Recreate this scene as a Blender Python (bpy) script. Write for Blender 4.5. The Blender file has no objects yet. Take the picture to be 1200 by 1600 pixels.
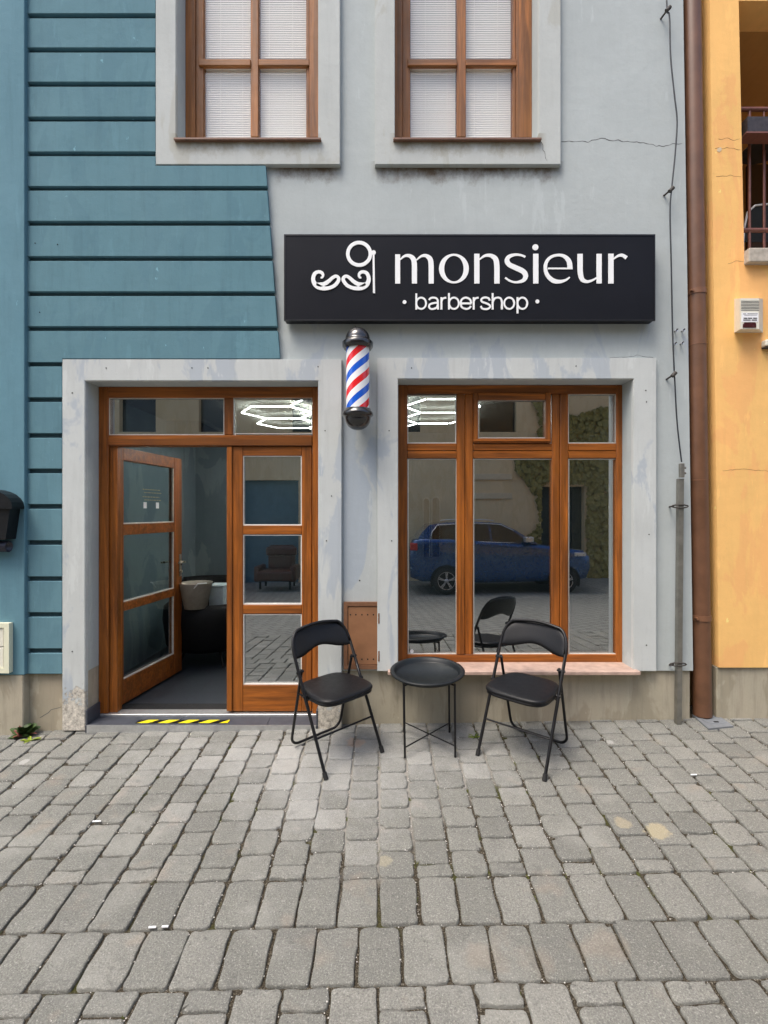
import bpy, bmesh, math, random
from mathutils import Vector, Matrix
R = math.radians
random.seed(7)
SC = bpy.context.scene
COL = SC.collection
# ------------------------------------------------------------------ camera, sky, sun
C, D, F = 1.48, 3.556, 800.0            # eye height above the door step, distance to the facade, focal length in photo pixels
cam_d = bpy.data.cameras.new("Camera"); cam = bpy.data.objects.new("Camera", cam_d); COL.objects.link(cam)
cam.location = (0, -D, C); cam.rotation_euler = (R(90), 0, 0)
cam_d.sensor_fit = 'VERTICAL'; cam_d.sensor_height = 36; cam_d.lens = 36*F/1600
cam_d.clip_start = 0.05; cam_d.clip_end = 500
SC.camera = cam
SUN_EL, SUN_AZ = R(62), R(226)          # azimuth clockwise from +Y: behind the camera, a little to the left
w = bpy.data.worlds.new("World"); SC.world = w; w.use_nodes = True
wn = w.node_tree; bg = wn.nodes['Background']
sky = wn.nodes.new('ShaderNodeTexSky'); sky.sky_type = 'NISHITA'; sky.sun_disc = False
sky.sun_elevation = SUN_EL; sky.sun_rotation = SUN_AZ; sky.dust_density = 4.0; sky.air_density = 1.0; sky.ozone_density = 1.0
wn.links.new(sky.outputs[0], bg.inputs[0]); bg.inputs[1].default_value = 0.15
sd = bpy.data.lights.new("Sun", 'SUN'); sun = bpy.data.objects.new("Sun", sd); COL.objects.link(sun)
sd.energy = 1.5; sd.angle = R(30); sd.color = (1.0, 0.93, 0.84)
sdir = Vector((math.sin(SUN_AZ)*math.cos(SUN_EL), math.cos(SUN_AZ)*math.cos(SUN_EL), math.sin(SUN_EL)))
sun.rotation_euler = sdir.to_track_quat('Z', 'Y').to_euler(); sun.location = sdir*20
SC.view_settings.view_transform = 'Standard'; SC.view_settings.look = 'None'
SC.view_settings.exposure = 0.92; SC.view_settings.gamma = 1.0
SC.render.resolution_x = 768; SC.render.resolution_y = 1024
SC.cycles.max_bounces = 8; SC.cycles.transparent_max_bounces = 12

# ------------------------------------------------------------------ pixel -> world on a plane at depth Y
def PX(x, Y=0.0): return (x-600.0)*(D+Y)/F
def PZ(y, Y=0.0): return C-(y-800.0)*(D+Y)/F
def gz(x, y): return 0.075*max(y, -8.0)+0.016*max(-8, min(8, x))
def ghit(px, py):                        # photo pixel -> point on the sloping pavement
    a = (px-600)/F; b = (800-py)/F
    d = (C+0.075*D)/(0.075+0.016*a-b)
    d = (-(C)-0.075*D)/(b-0.075-0.016*a)
    return Vector((a*d, d-D, gz(a*d, d-D)))

# ------------------------------------------------------------------ objects and properties
ORG = {}
def tag(o, label=None, cat=None, group=None, kind=None):
    if label: o['label'] = label
    if cat: o['category'] = cat
    if group: o['group'] = group
    if kind: o['kind'] = kind
    return o
def thing(name, label, cat, loc=(0, 0, 0), group=None, local=False):
    o = bpy.data.objects.new(name, None); COL.objects.link(o); o.empty_display_size = 0.1
    o.location = loc; ORG[o.name] = Vector((0, 0, 0)) if local else Vector(loc)
    return tag(o, label, cat, group)
class MB:
    def __init__(s): s.v = []; s.f = []; s.m = []; s.s = []
    def add(s, vs, fs, mi=0, sm=False):
        b = len(s.v); s.v += [tuple(v) for v in vs]
        for f in fs: s.f.append([b+i for i in f]); s.m.append(mi); s.s.append(sm)
    def box(s, x0, x1, y0, y1, z0, z1, bev=0.0, mi=0, M=None):
        if x0 > x1: x0, x1 = x1, x0
        if y0 > y1: y0, y1 = y1, y0
        if z0 > z1: z0, z1 = z1, z0
        b = min(bev, (x1-x0)*.45, (y1-y0)*.45, (z1-z0)*.45)
        if b <= 0:
            vs = [Vector((x, y, z)) for x in (x0, x1) for y in (y0, y1) for z in (z0, z1)]
            fs = [(0, 1, 3, 2), (4, 6, 7, 5), (0, 4, 5, 1), (2, 3, 7, 6), (0, 2, 6, 4), (1, 5, 7, 3)]
        else:
            bm = bmesh.new(); bmesh.ops.create_cube(bm, size=1)
            for v in bm.verts: v.co = Vector(((x0+x1)/2+v.co.x*(x1-x0), (y0+y1)/2+v.co.y*(y1-y0), (z0+z1)/2+v.co.z*(z1-z0)))
            bmesh.ops.bevel(bm, geom=bm.edges[:], offset=b, segments=2 if b > .006 else 1, affect='EDGES', profile=.5)
            bm.verts.index_update()
            vs = [v.co.copy() for v in bm.verts]; fs = [[v.index for v in f.verts] for f in bm.faces]; bm.free()
        if M is not None: vs = [M @ v for v in vs]
        s.add(vs, fs, mi)
    def pbox(s, px0, py0, px1, py1, y0, y1, bev=0.0, mi=0):   # photo rectangle seen on the front plane y0
        s.box(PX(px0, y0), PX(px1, y0), y0, y1, PZ(py1, y0), PZ(py0, y0), bev, mi)
    def tube(s, pts, r, n=10, mi=0, caps=True, closed=False):
        pts = [Vector(p) for p in pts]; rs = r if isinstance(r, (list, tuple)) else [r]*len(pts)
        N = len(pts); prev = None; vs = []
        for i, p in enumerate(pts):
            if closed: t = (pts[(i+1) % N]-pts[i-1]).normalized()
            else: t = (pts[min(i+1, N-1)]-pts[max(i-1, 0)]).normalized()
            if prev is None:
                a = Vector((0, 0, 1)) if abs(t.z) < .9 else Vector((1, 0, 0))
                u = t.cross(a).normalized()
            else: u = (prev-t*prev.dot(t)).normalized()
            prev = u; w_ = t.cross(u)
            for k in range(n):
                a = 2*math.pi*k/n; vs.append(p+(u*math.cos(a)+w_*math.sin(a))*rs[i])
        fs = []
        for i in range(N if closed else N-1):
            j = (i+1) % N
            for k in range(n): fs.append((i*n+k, i*n+(k+1) % n, j*n+(k+1) % n, j*n+k))
        s.add(vs, fs, mi, True)
        if caps and not closed:
            s.add([vs[k] for k in range(n)][::-1], [list(range(n))], mi)
            s.add([vs[(N-1)*n+k] for k in range(n)], [list(range(n))], mi)
    def lathe(s, prof, c=(0, 0, 0), n=32, mi=0, sm=True, M=None):   # profile [(r,z)] around z
        c = Vector(c); vs = []
        for r, z in prof:
            for k in range(n):
                a = 2*math.pi*k/n; vs.append(c+Vector((r*math.cos(a), r*math.sin(a), z)))
        fs = []
        for i in range(len(prof)-1):
            for k in range(n): fs.append((i*n+k, i*n+(k+1) % n, (i+1)*n+(k+1) % n, (i+1)*n+k))
        if M is not None: vs = [M @ v for v in vs]
        s.add(vs, fs, mi, sm)
    def prism(s, poly, y0, y1, mi=0):        # polygon [(x,z)] extruded along y
        n = len(poly)
        vs = [Vector((x, y0, z)) for x, z in poly]+[Vector((x, y1, z)) for x, z in poly]
        fs = [list(range(n))[::-1], list(range(n, 2*n))]+[(i, (i+1) % n, n+(i+1) % n, n+i) for i in range(n)]
        s.add(vs, fs, mi)
    def slab(s, x0, x1, z0, z1, holes, y0, y1, mi=0):   # slab with rectangular openings, only its exposed faces
        xs = sorted({x0, x1, *[h[0] for h in holes], *[h[1] for h in holes]}); xs = [x for x in xs if x0 <= x <= x1]
        zs = sorted({z0, z1, *[h[2] for h in holes], *[h[3] for h in holes]}); zs = [z for z in zs if z0 <= z <= z1]
        def solid(i, j):
            if i < 0 or j < 0 or i >= len(xs)-1 or j >= len(zs)-1: return False
            cx = (xs[i]+xs[i+1])/2; cz = (zs[j]+zs[j+1])/2
            return not any(h[0] < cx < h[1] and h[2] < cz < h[3] for h in holes)
        for i in range(len(xs)-1):
            for j in range(len(zs)-1):
                if not solid(i, j): continue
                a, b, c_, d = xs[i], xs[i+1], zs[j], zs[j+1]
                s.add([(a, y0, c_), (b, y0, c_), (b, y0, d), (a, y0, d)], [(0, 1, 2, 3)], mi)
                s.add([(a, y1, c_), (b, y1, c_), (b, y1, d), (a, y1, d)], [(3, 2, 1, 0)], mi)
                if not solid(i-1, j): s.add([(a, y0, c_), (a, y0, d), (a, y1, d), (a, y1, c_)], [(0, 1, 2, 3)], mi)
                if not solid(i+1, j): s.add([(b, y0, c_), (b, y1, c_), (b, y1, d), (b, y0, d)], [(0, 1, 2, 3)], mi)
                if not solid(i, j-1): s.add([(a, y0, c_), (a, y1, c_), (b, y1, c_), (b, y0, c_)], [(0, 1, 2, 3)], mi)
                if not solid(i, j+1): s.add([(a, y0, d), (b, y0, d), (b, y1, d), (a, y1, d)], [(0, 1, 2, 3)], mi)
    def build(s, name, mats, parent=None, fix=False):
        me = bpy.data.meshes.new(name); o = bpy.data.objects.new(name, me); COL.objects.link(o)
        off = Vector((0, 0, 0))
        if parent is not None:
            off = ORG.get(parent.name, Vector((0, 0, 0))); o.parent = parent; ORG[o.name] = off
        me.from_pydata([(v[0]-off[0], v[1]-off[1], v[2]-off[2]) for v in s.v], [], s.f)
        if not isinstance(mats, (list, tuple)): mats = [mats]
        for m in mats: me.materials.append(m)
        me.polygons.foreach_set('material_index', s.m); me.polygons.foreach_set('use_smooth', s.s)
        if fix:
            bm = bmesh.new(); bm.from_mesh(me); bmesh.ops.remove_doubles(bm, verts=bm.verts, dist=1e-5)
            bmesh.ops.recalc_face_normals(bm, faces=bm.faces); bm.to_mesh(me); bm.free()
        me.update(); return o
def copy_tree(o, parent=None):
    c = o.copy(); COL.objects.link(c); c.parent = parent
    for ch in [x for x in bpy.data.objects if x.parent == o and x != c]: copy_tree(ch, c)
    return c
def catmull(pts, k=6):
    out = []; n = len(pts)
    for i in range(n-1):
        p0, p1, p2, p3 = pts[max(i-1, 0)], pts[i], pts[i+1], pts[min(i+2, n-1)]
        for j in range(k):
            t = j/k
            out.append(tuple(.5*((2*p1[q])+(-p0[q]+p2[q])*t+(2*p0[q]-5*p1[q]+4*p2[q]-p3[q])*t*t+(-p0[q]+3*p1[q]-3*p2[q]+p3[q])*t**3) for q in range(len(p1))))
    out.append(tuple(pts[-1])); return out

def ribbon(mb, pts, T, y0, y1, k=6, mi=0):    # pts (x, y, width) in a local raster; T maps raster -> (X, Z)
    P = catmull(pts, k) if len(pts) > 2 else [tuple(p) for p in pts]
    L, Rr = [], []
    for i, p in enumerate(P):
        a, b = P[max(i-1, 0)], P[min(i+1, len(P)-1)]; dx, dy = b[0]-a[0], b[1]-a[1]; l = math.hypot(dx, dy) or 1
        nx, ny = -dy/l*p[2]/2, dx/l*p[2]/2; L.append(T(p[0]+nx, p[1]+ny)); Rr.append(T(p[0]-nx, p[1]-ny))
    n = len(P); vs = [(x, y0, z) for x, z in L]+[(x, y0, z) for x, z in Rr]+[(x, y1, z) for x, z in L]+[(x, y1, z) for x, z in Rr]
    fs = []
    for i in range(n-1):
        fs += [(i, n+i, n+i+1, i+1), (i, i+1, 2*n+i+1, 2*n+i), (n+i, 3*n+i, 3*n+i+1, n+i+1)]
    fs += [(0, 2*n, 3*n, n), (n-1, 2*n-1, 4*n-1, 3*n-1)]
    mb.add(vs, fs, mi)
# ------------------------------------------------------------------ materials
class NT:
    def __init__(s, name):
        s.m = bpy.data.materials.new(name); s.m.use_nodes = True; s.t = s.m.node_tree
        s.b = s.t.nodes['Principled BSDF']; s.out = s.t.nodes['Material Output']
        s.tc = s.t.nodes.new('ShaderNodeTexCoord')
    def vec(s, sc=(1, 1, 1), rot=(0, 0, 0)):
        mp = s.t.nodes.new('ShaderNodeMapping'); mp.inputs['Scale'].default_value = sc; mp.inputs['Rotation'].default_value = rot
        s.t.links.new(s.tc.outputs['Object'], mp.inputs[0]); return mp.outputs[0]
    def noise(s, scale, detail=4, rough=.55, sc=(1, 1, 1), dist=0.0, rot=(0, 0, 0)):
        n = s.t.nodes.new('ShaderNodeTexNoise'); n.inputs['Scale'].default_value = scale; n.inputs['Detail'].default_value = detail
        n.inputs['Roughness'].default_value = rough; n.inputs['Distortion'].default_value = dist
        s.t.links.new(s.vec(sc, rot), n.inputs['Vector']); return n.outputs['Fac']
    def ramp(s, fac, stops):
        r = s.t.nodes.new('ShaderNodeValToRGB'); s.t.links.new(fac, r.inputs[0]); e = r.color_ramp.elements
        while len(e) < len(stops): e.new(.5)
        for i, (p, c) in enumerate(stops):
            e[i].position = p; e[i].color = (c, c, c, 1) if isinstance(c, (int, float)) else (*c, 1)
        return r.outputs[0]
    def mix(s, fac, a, b, mode='MIX'):
        n = s.t.nodes.new('ShaderNodeMix'); n.data_type = 'RGBA'; n.blend_type = mode
        for i, v in ((0, fac), (6, a), (7, b)):
            if isinstance(v, bpy.types.NodeSocket): s.t.links.new(v, n.inputs[i])
            elif i == 0: n.inputs[0].default_value = v
            else: n.inputs[i].default_value = (*v, 1) if isinstance(v, (tuple, list)) else (v, v, v, 1)
        return n.outputs[2]
    def math(s, op, a, b=0.0, c=None, clamp=False):
        n = s.t.nodes.new('ShaderNodeMath'); n.operation = op; n.use_clamp = clamp
        for i, v in enumerate((a, b) if c is None else (a, b, c)):
            if isinstance(v, bpy.types.NodeSocket): s.t.links.new(v, n.inputs[i])
            else: n.inputs[i].default_value = v
        return n.outputs[0]
    def xyz(s):
        n = s.t.nodes.new('ShaderNodeSeparateXYZ'); s.t.links.new(s.tc.outputs['Object'], n.inputs[0]); return n.outputs
    def rng(s, v, a, b):     # 0..1 as v goes a..b
        n = s.t.nodes.new('ShaderNodeMapRange'); s.t.links.new(v, n.inputs[0]); n.inputs[1].default_value = a; n.inputs[2].default_value = b; return n.outputs[0]
    def bump(s, h, strength=.3, dist=.01, nrm=None):
        n = s.t.nodes.new('ShaderNodeBump'); n.inputs['Strength'].default_value = strength; n.inputs['Distance'].default_value = dist
        s.t.links.new(h, n.inputs['Height'])
        if nrm: s.t.links.new(nrm, n.inputs['Normal'])
        s.t.links.new(n.outputs[0], s.b.inputs['Normal']); return n.outputs[0]
    def set(s, **k):
        for key, v in k.items():
            i = s.b.inputs[{'col': 'Base Color', 'rough': 'Roughness', 'metal': 'Metallic', 'spec': 'Specular IOR Level', 'coat': 'Coat Weight', 'ecol': 'Emission Color', 'estr': 'Emission Strength'}[key]]
            if isinstance(v, bpy.types.NodeSocket): s.t.links.new(v, i)
            elif isinstance(v, (tuple, list)): i.default_value = (*v, 1)
            else: i.default_value = v
        return s.m
def sc_(c, k): return tuple(min(1, v*k) for v in c)
def plain(name, col, rough=.5, metal=0, var=.12, nscale=30, bump=.0, spec=.5, coat=0):
    n = NT(name); f = n.noise(nscale, 5)
    c = n.ramp(f, [(.25, sc_(col, 1-var)), (.75, sc_(col, 1+var))])
    if bump: n.bump(n.noise(nscale*6, 4), bump, .002)
    r = n.ramp(n.noise(nscale*.6, 4), [(.2, max(0, rough-.08)), (.8, min(1, rough+.08))])
    return n.set(col=c, rough=r, metal=metal, spec=spec, coat=coat)

def plaster(name, col, patch=None, patch_amt=.5, grime=0.0, peel=None, cracks=0.0, grain=(300, .35), patch_band=None, soil=None, chips=0.0):
    n = NT(name)
    f = n.noise(1.6, 6, .6); c = n.ramp(f, [(.2, sc_(col, .90)), (.8, sc_(col, 1.08))])
    f2 = n.noise(14, 5, .65); c = n.mix(n.ramp(f2, [(.35, 0.0), (.8, .22)]), c, sc_(col, .78))
    sp = n.noise(90, 3, .5); c = n.mix(n.ramp(sp, [(.62, 0.0), (.72, .25)]), c, sc_(col, .7))
    if patch:      # paint of another tint, brushed on in upright strokes
        pf = n.noise(2.1, 5, .62, (1.5, 1, .55), .6)
        mk_ = n.ramp(pf, [(patch_amt, 0.0), (patch_amt+.035, .75)])
        if patch_band:
            z = n.xyz()[2]; mk_ = n.math('MULTIPLY', mk_, n.math('MULTIPLY', n.math('GREATER_THAN', z, patch_band[0]), n.ramp(n.math('ADD', n.rng(z, patch_band[1]+.12, patch_band[1]), n.math('MULTIPLY', n.noise(8, 4), .5)), [(.55, 0.0), (.75, 1.0)])))
        c = n.mix(mk_, c, patch)
        pf2 = n.noise(3.0, 6, .7, (2.6, 1, .5), .3)
        c = n.mix(n.ramp(pf2, [(.60, 0.0), (.64, .6)]), c, sc_(col, 1.12))
    if chips:
        c = n.mix(n.ramp(n.noise(17, 3, .6, (1, 1, .6)), [(.725, 0.0), (.74, chips)]), c, sc_(col, 1.9))
        c = n.mix(n.ramp(n.noise(1.3, 5, .6, (1, 1, .5)), [(.45, 0.0), (.75, .3)]), c, (col[0]*1.5, col[1]*1.25, col[2]*1.2))
    if soil:       # mould and run-off dirt on a band under a ledge
        z = n.xyz()[2]; k = n.math('ADD', n.rng(z, soil[0], soil[1]), n.math('MULTIPLY', n.noise(7, 7, .75, (1, 1, .8)), 1.5))
        x = n.xyz()[0]; g = [n.math('MULTIPLY', n.rng(x, a_-.02, a_+.08), n.rng(x, b_+.02, b_-.08)) for a_, b_ in soil[3]]
        up_ = n.math('MULTIPLY', n.math('LESS_THAN', z, soil[1]+.01), n.math('MAXIMUM', g[0], g[1]))
        c = n.mix(n.math('MULTIPLY', n.ramp(k, [(1.25, 0.0), (1.65, .9)]) if False else n.rng(k, 1.05, 1.6), up_), c, soil[2])
    if grime:
        gf = n.noise(5, 6, .7, (3.5, 1, .35)); c = n.mix(n.ramp(gf, [(.5, 0.0), (.8, grime)]), c, sc_(col, .45))
    if cracks:
        v = n.t.nodes.new('ShaderNodeTexVoronoi'); v.feature = 'DISTANCE_TO_EDGE'; v.inputs['Scale'].default_value = .55
        mx = n.t.nodes.new('ShaderNodeVectorMath'); mx.operation = 'ADD'
        nn = n.t.nodes.new('ShaderNodeTexNoise'); nn.inputs['Scale'].default_value = 3; nn.inputs['Detail'].default_value = 6
        n.t.links.new(n.vec(), nn.inputs['Vector']); sc = n.t.nodes.new('ShaderNodeVectorMath'); sc.operation = 'SCALE'; sc.inputs[3].default_value = .35
        n.t.links.new(nn.outputs['Color'], sc.inputs[0]); n.t.links.new(n.vec((.6, 1, 1.3)), mx.inputs[0]); n.t.links.new(sc.outputs[0], mx.inputs[1]); n.t.links.new(mx.outputs[0], v.inputs['Vector'])
        cr = n.ramp(v.outputs['Distance'], [(.0, 1.0), (.0035, 0.0)])
        gate = n.ramp(n.noise(1.1, 2), [(.52, 0.0), (.56, cracks)])
        c = n.mix(n.math('MULTIPLY', cr, gate), c, sc_(col, .35))
    if peel:       # (z_low, z_high, colour): paint flaked off near the foot
        z = n.xyz()[2]; pz = n.rng(z, peel[1], peel[0])
        k = n.math('ADD', n.math('ADD', n.math('MULTIPLY', n.noise(11, 7, .75), .7), n.math('MULTIPLY', n.noise(42, 6, .75), .3)), n.math('MULTIPLY', pz, .55))
        mk = n.ramp(k, [(.80, 0.0), (.815, 1.0)])
        under = n.ramp(n.noise(40, 5, .7), [(.35, sc_(peel[2], .55)), (.5, peel[2]), (.7, sc_(peel[2], 1.5))])
        c = n.mix(mk, c, under)
        h = n.math('SUBTRACT', n.math('MULTIPLY', n.noise(grain[0], 3), .25), n.math('MULTIPLY', mk, 1.0))
        n.bump(h, .8, .004)
    else:
        b1 = n.bump(n.noise(12, 5, .6), .25, .012)
        n.bump(n.noise(grain[0], 3, .6), grain[1], .002, b1)
    return n.set(col=c, rough=.9, spec=.25)

def woodm(name, col, vertical, rough=.38, dull=0.0):
    n = NT(name)
    s = (1, 1, .05) if vertical else (.05, 1, 1)
    g = n.noise(48, 7, .7, s, .5); g2 = n.noise(14, 4, .6, s, 1.2); g3 = n.noise(2.0, 3)
    c = n.ramp(g, [(.28, sc_(col, .34)), (.5, col), (.74, sc_(col, 1.7))])
    c = n.mix(n.ramp(g2, [(.38, .8), (.58, 0.0)]), c, sc_(col, .36))
    c = n.mix(n.ramp(g3, [(.35, 0.0), (.75, .35)]), c, sc_((col[0]*1.1, col[1]*1.25, col[2]*1.2), 1.15))
    if dull: c = n.mix(n.ramp(n.noise(9, 6, .7, s), [(.5, 0.0), (.68, dull)]), c, (.30, .25, .2))
    n.bump(g, .25, .0015)
    return n.set(col=c, rough=n.ramp(n.noise(25, 4), [(.2, rough-.08), (.8, rough+.15)]), spec=.45)

WALL = (.445, .490, .490)
m_wall = plaster('grey_render', WALL, (.365, .41, .455), .56, grime=.10, patch_band=(PZ(575), PZ(498)), soil=(PZ(300), PZ(254), (.13, .10, .07), ((PX(420), PX(534)), (PX(583), PX(878)))))
m_surr = plaster('pale_surround_render', (.535, .565, .555), (.385, .435, .485), .535, grime=.25, peel=(-.05, .55, (.50, .47, .41)))
m_surr_u = plaster('upper_surround_render', (.50, .53, .515), (.43, .44, .40), .55, grime=.16, soil=(PZ(262), PZ(216), (.27, .24, .17), ((PX(272), PX(500)), (PX(612), PX(848)))))
m_niche = plaster('niche_render', (.44, .475, .475), (.335, .39, .45), .49, grime=.15)
m_teal = plaster('teal_render', (.118, .238, .285), (.102, .21, .258), .52, grime=.28, chips=.7, grain=(260, .3))
m_teal2 = plaster('teal_pilaster_render', (.125, .255, .315), (.115, .235, .29), .5, grime=.3, chips=.5)
m_plinth = plaster('plinth_concrete', (.41, .375, .29), (.30, .27, .20), .5, grime=.6, chips=.3)
m_orange = plaster('orange_render', (.86, .52, .185), (.82, .44, .17), .52, grime=.13, chips=.4)
m_orange_shade = plaster('orange_slot_shade', (.30, .17, .07), None, grime=.4)  # orange render darkened in colour for the shade inside the slot
wood = {(0, v): woodm('varnished_wood_'+('upright' if v else 'level'), (.30, .088, .011), v) for v in (0, 1)}
wood.update({(1, v): woodm('weathered_wood_'+('upright' if v else 'level'), (.29, .105, .024), v, .5, .10) for v in (0, 1)})
WD = [wood[(0, 0)], wood[(0, 1)]]; WU = [wood[(1, 0)], wood[(1, 1)]]
m_bead = plain('glazing_bead', (.62, .60, .55), .5)
m_black = plain('black_powder_coat', (.007, .007, .008), .36, spec=.35, bump=.1, nscale=60)
m_vinyl = plain('black_vinyl', (.008, .0085, .010), .42, bump=.25, nscale=70, spec=.28)
m_blackmet = plain('black_sheet_metal', (.007, .008, .010), .4, var=.3, spec=.3)
m_sign = plain('sign_face', (.010, .011, .015), .40, var=.15, nscale=3, spec=.16)
m_signside = plain('sign_side', (.006, .006, .008), .35)
m_white = plain('white_letters', (.86, .88, .88), .5, var=.02)
m_pipe = plain('brown_downpipe_paint', (.135, .064, .034), .38, var=.25, nscale=8)
m_pipe2 = plain('brown_downpipe_light', (.18, .085, .045), .4)
m_ubox = plain('brown_box_paint', (.25, .12, .058), .45, var=.2, nscale=9, bump=.1)
m_ubox_d = plain('brown_box_frame', (.17, .08, .040), .5, var=.2)
m_dark = plain('dark_hole', (.004, .004, .004), .9)
m_steel = plain('galvanised_steel', (.22, .215, .19), .45, metal=.6, var=.25, nscale=14)
m_cable = plain('black_cable', (.02, .024, .03), .5)
m_rust = plain('dark_rusty_iron', (.05, .045, .04), .7, var=.4, nscale=90)
m_chrome = plain('brushed_metal', (.6, .56, .48), .3, metal=1)
m_tilestep = plain('slate_tile', (.055, .062, .078), .5, var=.2, nscale=18, bump=.15)
m_alu = plain('aluminium_strip', (.55, .56, .56), .38, metal=.7, nscale=60)
m_cream = plain('cream_plastic', (.72, .70, .60), .5, var=.06)
m_label = plain('white_label', (.82, .83, .85), .5, var=.03)
m_lens = plain('dark_red_lens', (.05, .006, .006), .25)
m_sill = plain('pink_sill', (.42, .30, .245), .55, var=.25, nscale=16, bump=.2)
m_sillu = plain('brown_metal_sill', (.19, .10, .065), .4, var=.2)
m_slat = plain('white_blind_slat', (.95, .93, .86), .7, var=.01, spec=.1)
m_roomwall = plaster('teal_microcement', (.105, .145, .165), (.15, .19, .205), .5, grime=.2, grain=(60, .1))
m_roomwall2 = plaster('pale_microcement', (.21, .23, .225), (.28, .29, .27), .5, grime=.3, grain=(60, .1))
m_ceil = plain('room_ceiling', (.42, .41, .37), .9, nscale=4)
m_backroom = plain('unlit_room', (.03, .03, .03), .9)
m_leather = plain('black_leather', (.005, .006, .007), .6, spec=.2, bump=.2, nscale=40)
m_basket = plain('beige_basket', (.36, .33, .28), .7, bump=.2)
m_boxpl = plain('pale_box', (.48, .58, .62), .5)
m_carblue = plain('blue_car_paint', (.006, .055, .19), .25, metal=.6, var=.05, coat=1)
m_tyre = plain('tyre_rubber', (.015, .015, .015), .8)
m_alloy = plain('alloy_rim', (.55, .56, .58), .3, metal=.8)
m_carglass = plain('car_window', (.01, .012, .014), .06)
m_redlamp = plain('red_lamp', (.4, .01, .01), .2)
m_facade = plaster('sandy_facade', (.74, .56, .33), (.66, .49, .27), .52, grime=.25)
m_gate = plain('blue_gate', (.07, .14, .18), .5, var=.2, nscale=5)
m_darkgate = plain('dark_gate', (.012, .018, .015), .6)
m_brownleather = plain('brown_leather', (.07, .022, .012), .35)
m_sand = plain('pale_trim', (.62, .5, .33), .7)
m_drain = plain('grey_drain_cover', (.17, .185, .20), .45, var=.15)
m_floor = None

def glassm(name, refl, tint):
    n = NT(name); t = n.t
    t.nodes.remove(n.b)
    tr = t.nodes.new('ShaderNodeBsdfTransparent'); tr.inputs[0].default_value = (*tint, 1)
    gl = t.nodes.new('ShaderNodeBsdfGlossy'); gl.inputs['Roughness'].default_value = 0.0; gl.inputs[0].default_value = (.93, .97, 1, 1)
    fr = t.nodes.new('ShaderNodeFresnel'); fr.inputs['IOR'].default_value = 1.5
    # double glazing: four faces reflect, about three times what one face does
    geo = t.nodes.new('ShaderNodeNewGeometry')
    mul = n.math('MULTIPLY', n.math('MULTIPLY_ADD', fr.outputs[0], 1.6, refl, clamp=True), n.math('SUBTRACT', 1.0, geo.outputs['Backfacing']))
    mx = t.nodes.new('ShaderNodeMixShader'); t.links.new(mul, mx.inputs[0]); t.links.new(tr.outputs[0], mx.inputs[1]); t.links.new(gl.outputs[0], mx.inputs[2])
    t.links.new(mx.outputs[0], n.out.inputs[0]); return n.m
m_glass = glassm('double_glazing', .36, (.52, .56, .56))
m_glass_d = glassm('door_glazing', .02, (.88, .95, .95))
m_glass_u = glassm('upper_glazing', .0, (1, 1, 1))

STAINS = [(*ghit(1027, 1299)[:2], .10, (.55, .46, .26)), (*ghit(972, 1286)[:2], .07, (.48, .41, .26)), (*ghit(556, 1160)[:2], .10, (.55, .36, .24)), (*ghit(600, 1345)[:2], .06, (.42, .38, .26)), (*ghit(38, 1190)[:2], .05, (.55, .55, .53)), (*ghit(952, 1160)[:2], .045, (.55, .55, .53))]
def stonem():
    n = NT('concrete_paver')
    at = n.t.nodes.new('ShaderNodeAttribute'); at.attribute_name = 'tone'; tone = at.outputs['Fac']
    base = n.ramp(tone, [(0, (.165, .168, .148)), (.4, (.206, .209, .184)), (.7, (.236, .238, .211)), (1, (.28, .279, .248))])
    f = n.noise(9, 7, .65); c = n.mix(n.ramp(f, [(.3, .5), (.7, 0.0)]), base, (.17, .17, .16))
    g = n.noise(170, 4, .7); c = n.mix(n.ramp(g, [(.33, .75), (.5, 0.0)]), c, (.10, .10, .095))
    c = n.mix(n.ramp(g, [(.56, 0.0), (.72, .8)]), c, (.52, .51, .47))
    c = n.mix(n.ramp(n.noise(420, 2, .5), [(.66, 0.0), (.70, .7)]), c, (.6, .59, .55))
    st = n.noise(2.3, 5, .6); c = n.mix(n.ramp(st, [(.55, 0.0), (.68, .4)]), c, (.34, .34, .31)); c = n.mix(n.ramp(n.noise(6.5, 6, .75, dist=.5), [(.60, 0.0), (.66, .5)]), c, (.13, .13, .12)); c = n.mix(n.ramp(n.noise(38, 3, .5), [(.70, 0.0), (.73, .6)]), c, (.09, .09, .085))
    warm = n.noise(5, 3, .5); c = n.mix(n.ramp(warm, [(.62, 0.0), (.72, .28)]), c, (.33, .27, .21))
    # paler zone in front of the shop, fading outward
    x, y, z = n.xyz()
    d = n.math('ADD', n.math('ABSOLUTE', n.math('SUBTRACT', x, -.35)), n.math('ABSOLUTE', n.math('MULTIPLY', n.math('SUBTRACT', y, -.3), 1.6)))
    k = n.math('ADD', n.math('ADD', n.rng(d, 2.6, 0), n.math('MULTIPLY', n.noise(5, 8, .8), 1.3)), n.math('MULTIPLY', tone, .35))
    c = n.mix(n.rng(k, 1.2, 2.5), c, (.46, .465, .455))
    for (sx, sy, rr, cc) in STAINS:
        dd = n.math('SQRT', n.math('ADD', n.math('POWER', n.math('SUBTRACT', x, sx), 2.0), n.math('POWER', n.math('SUBTRACT', y, sy), 2.0)))
        kk = n.math('ADD', n.rng(dd, rr, 0), n.math('MULTIPLY', n.noise(26, 5, .7), .9))
        c = n.mix(n.ramp(kk, [(.80, 0.0), (1.15, .42)]), c, cc)
    b1 = n.bump(n.noise(26, 7, .7), 1.0, .010)
    n.bump(g, 1.0, .004, b1)
    return n.set(col=c, rough=.88, spec=.3)
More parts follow.
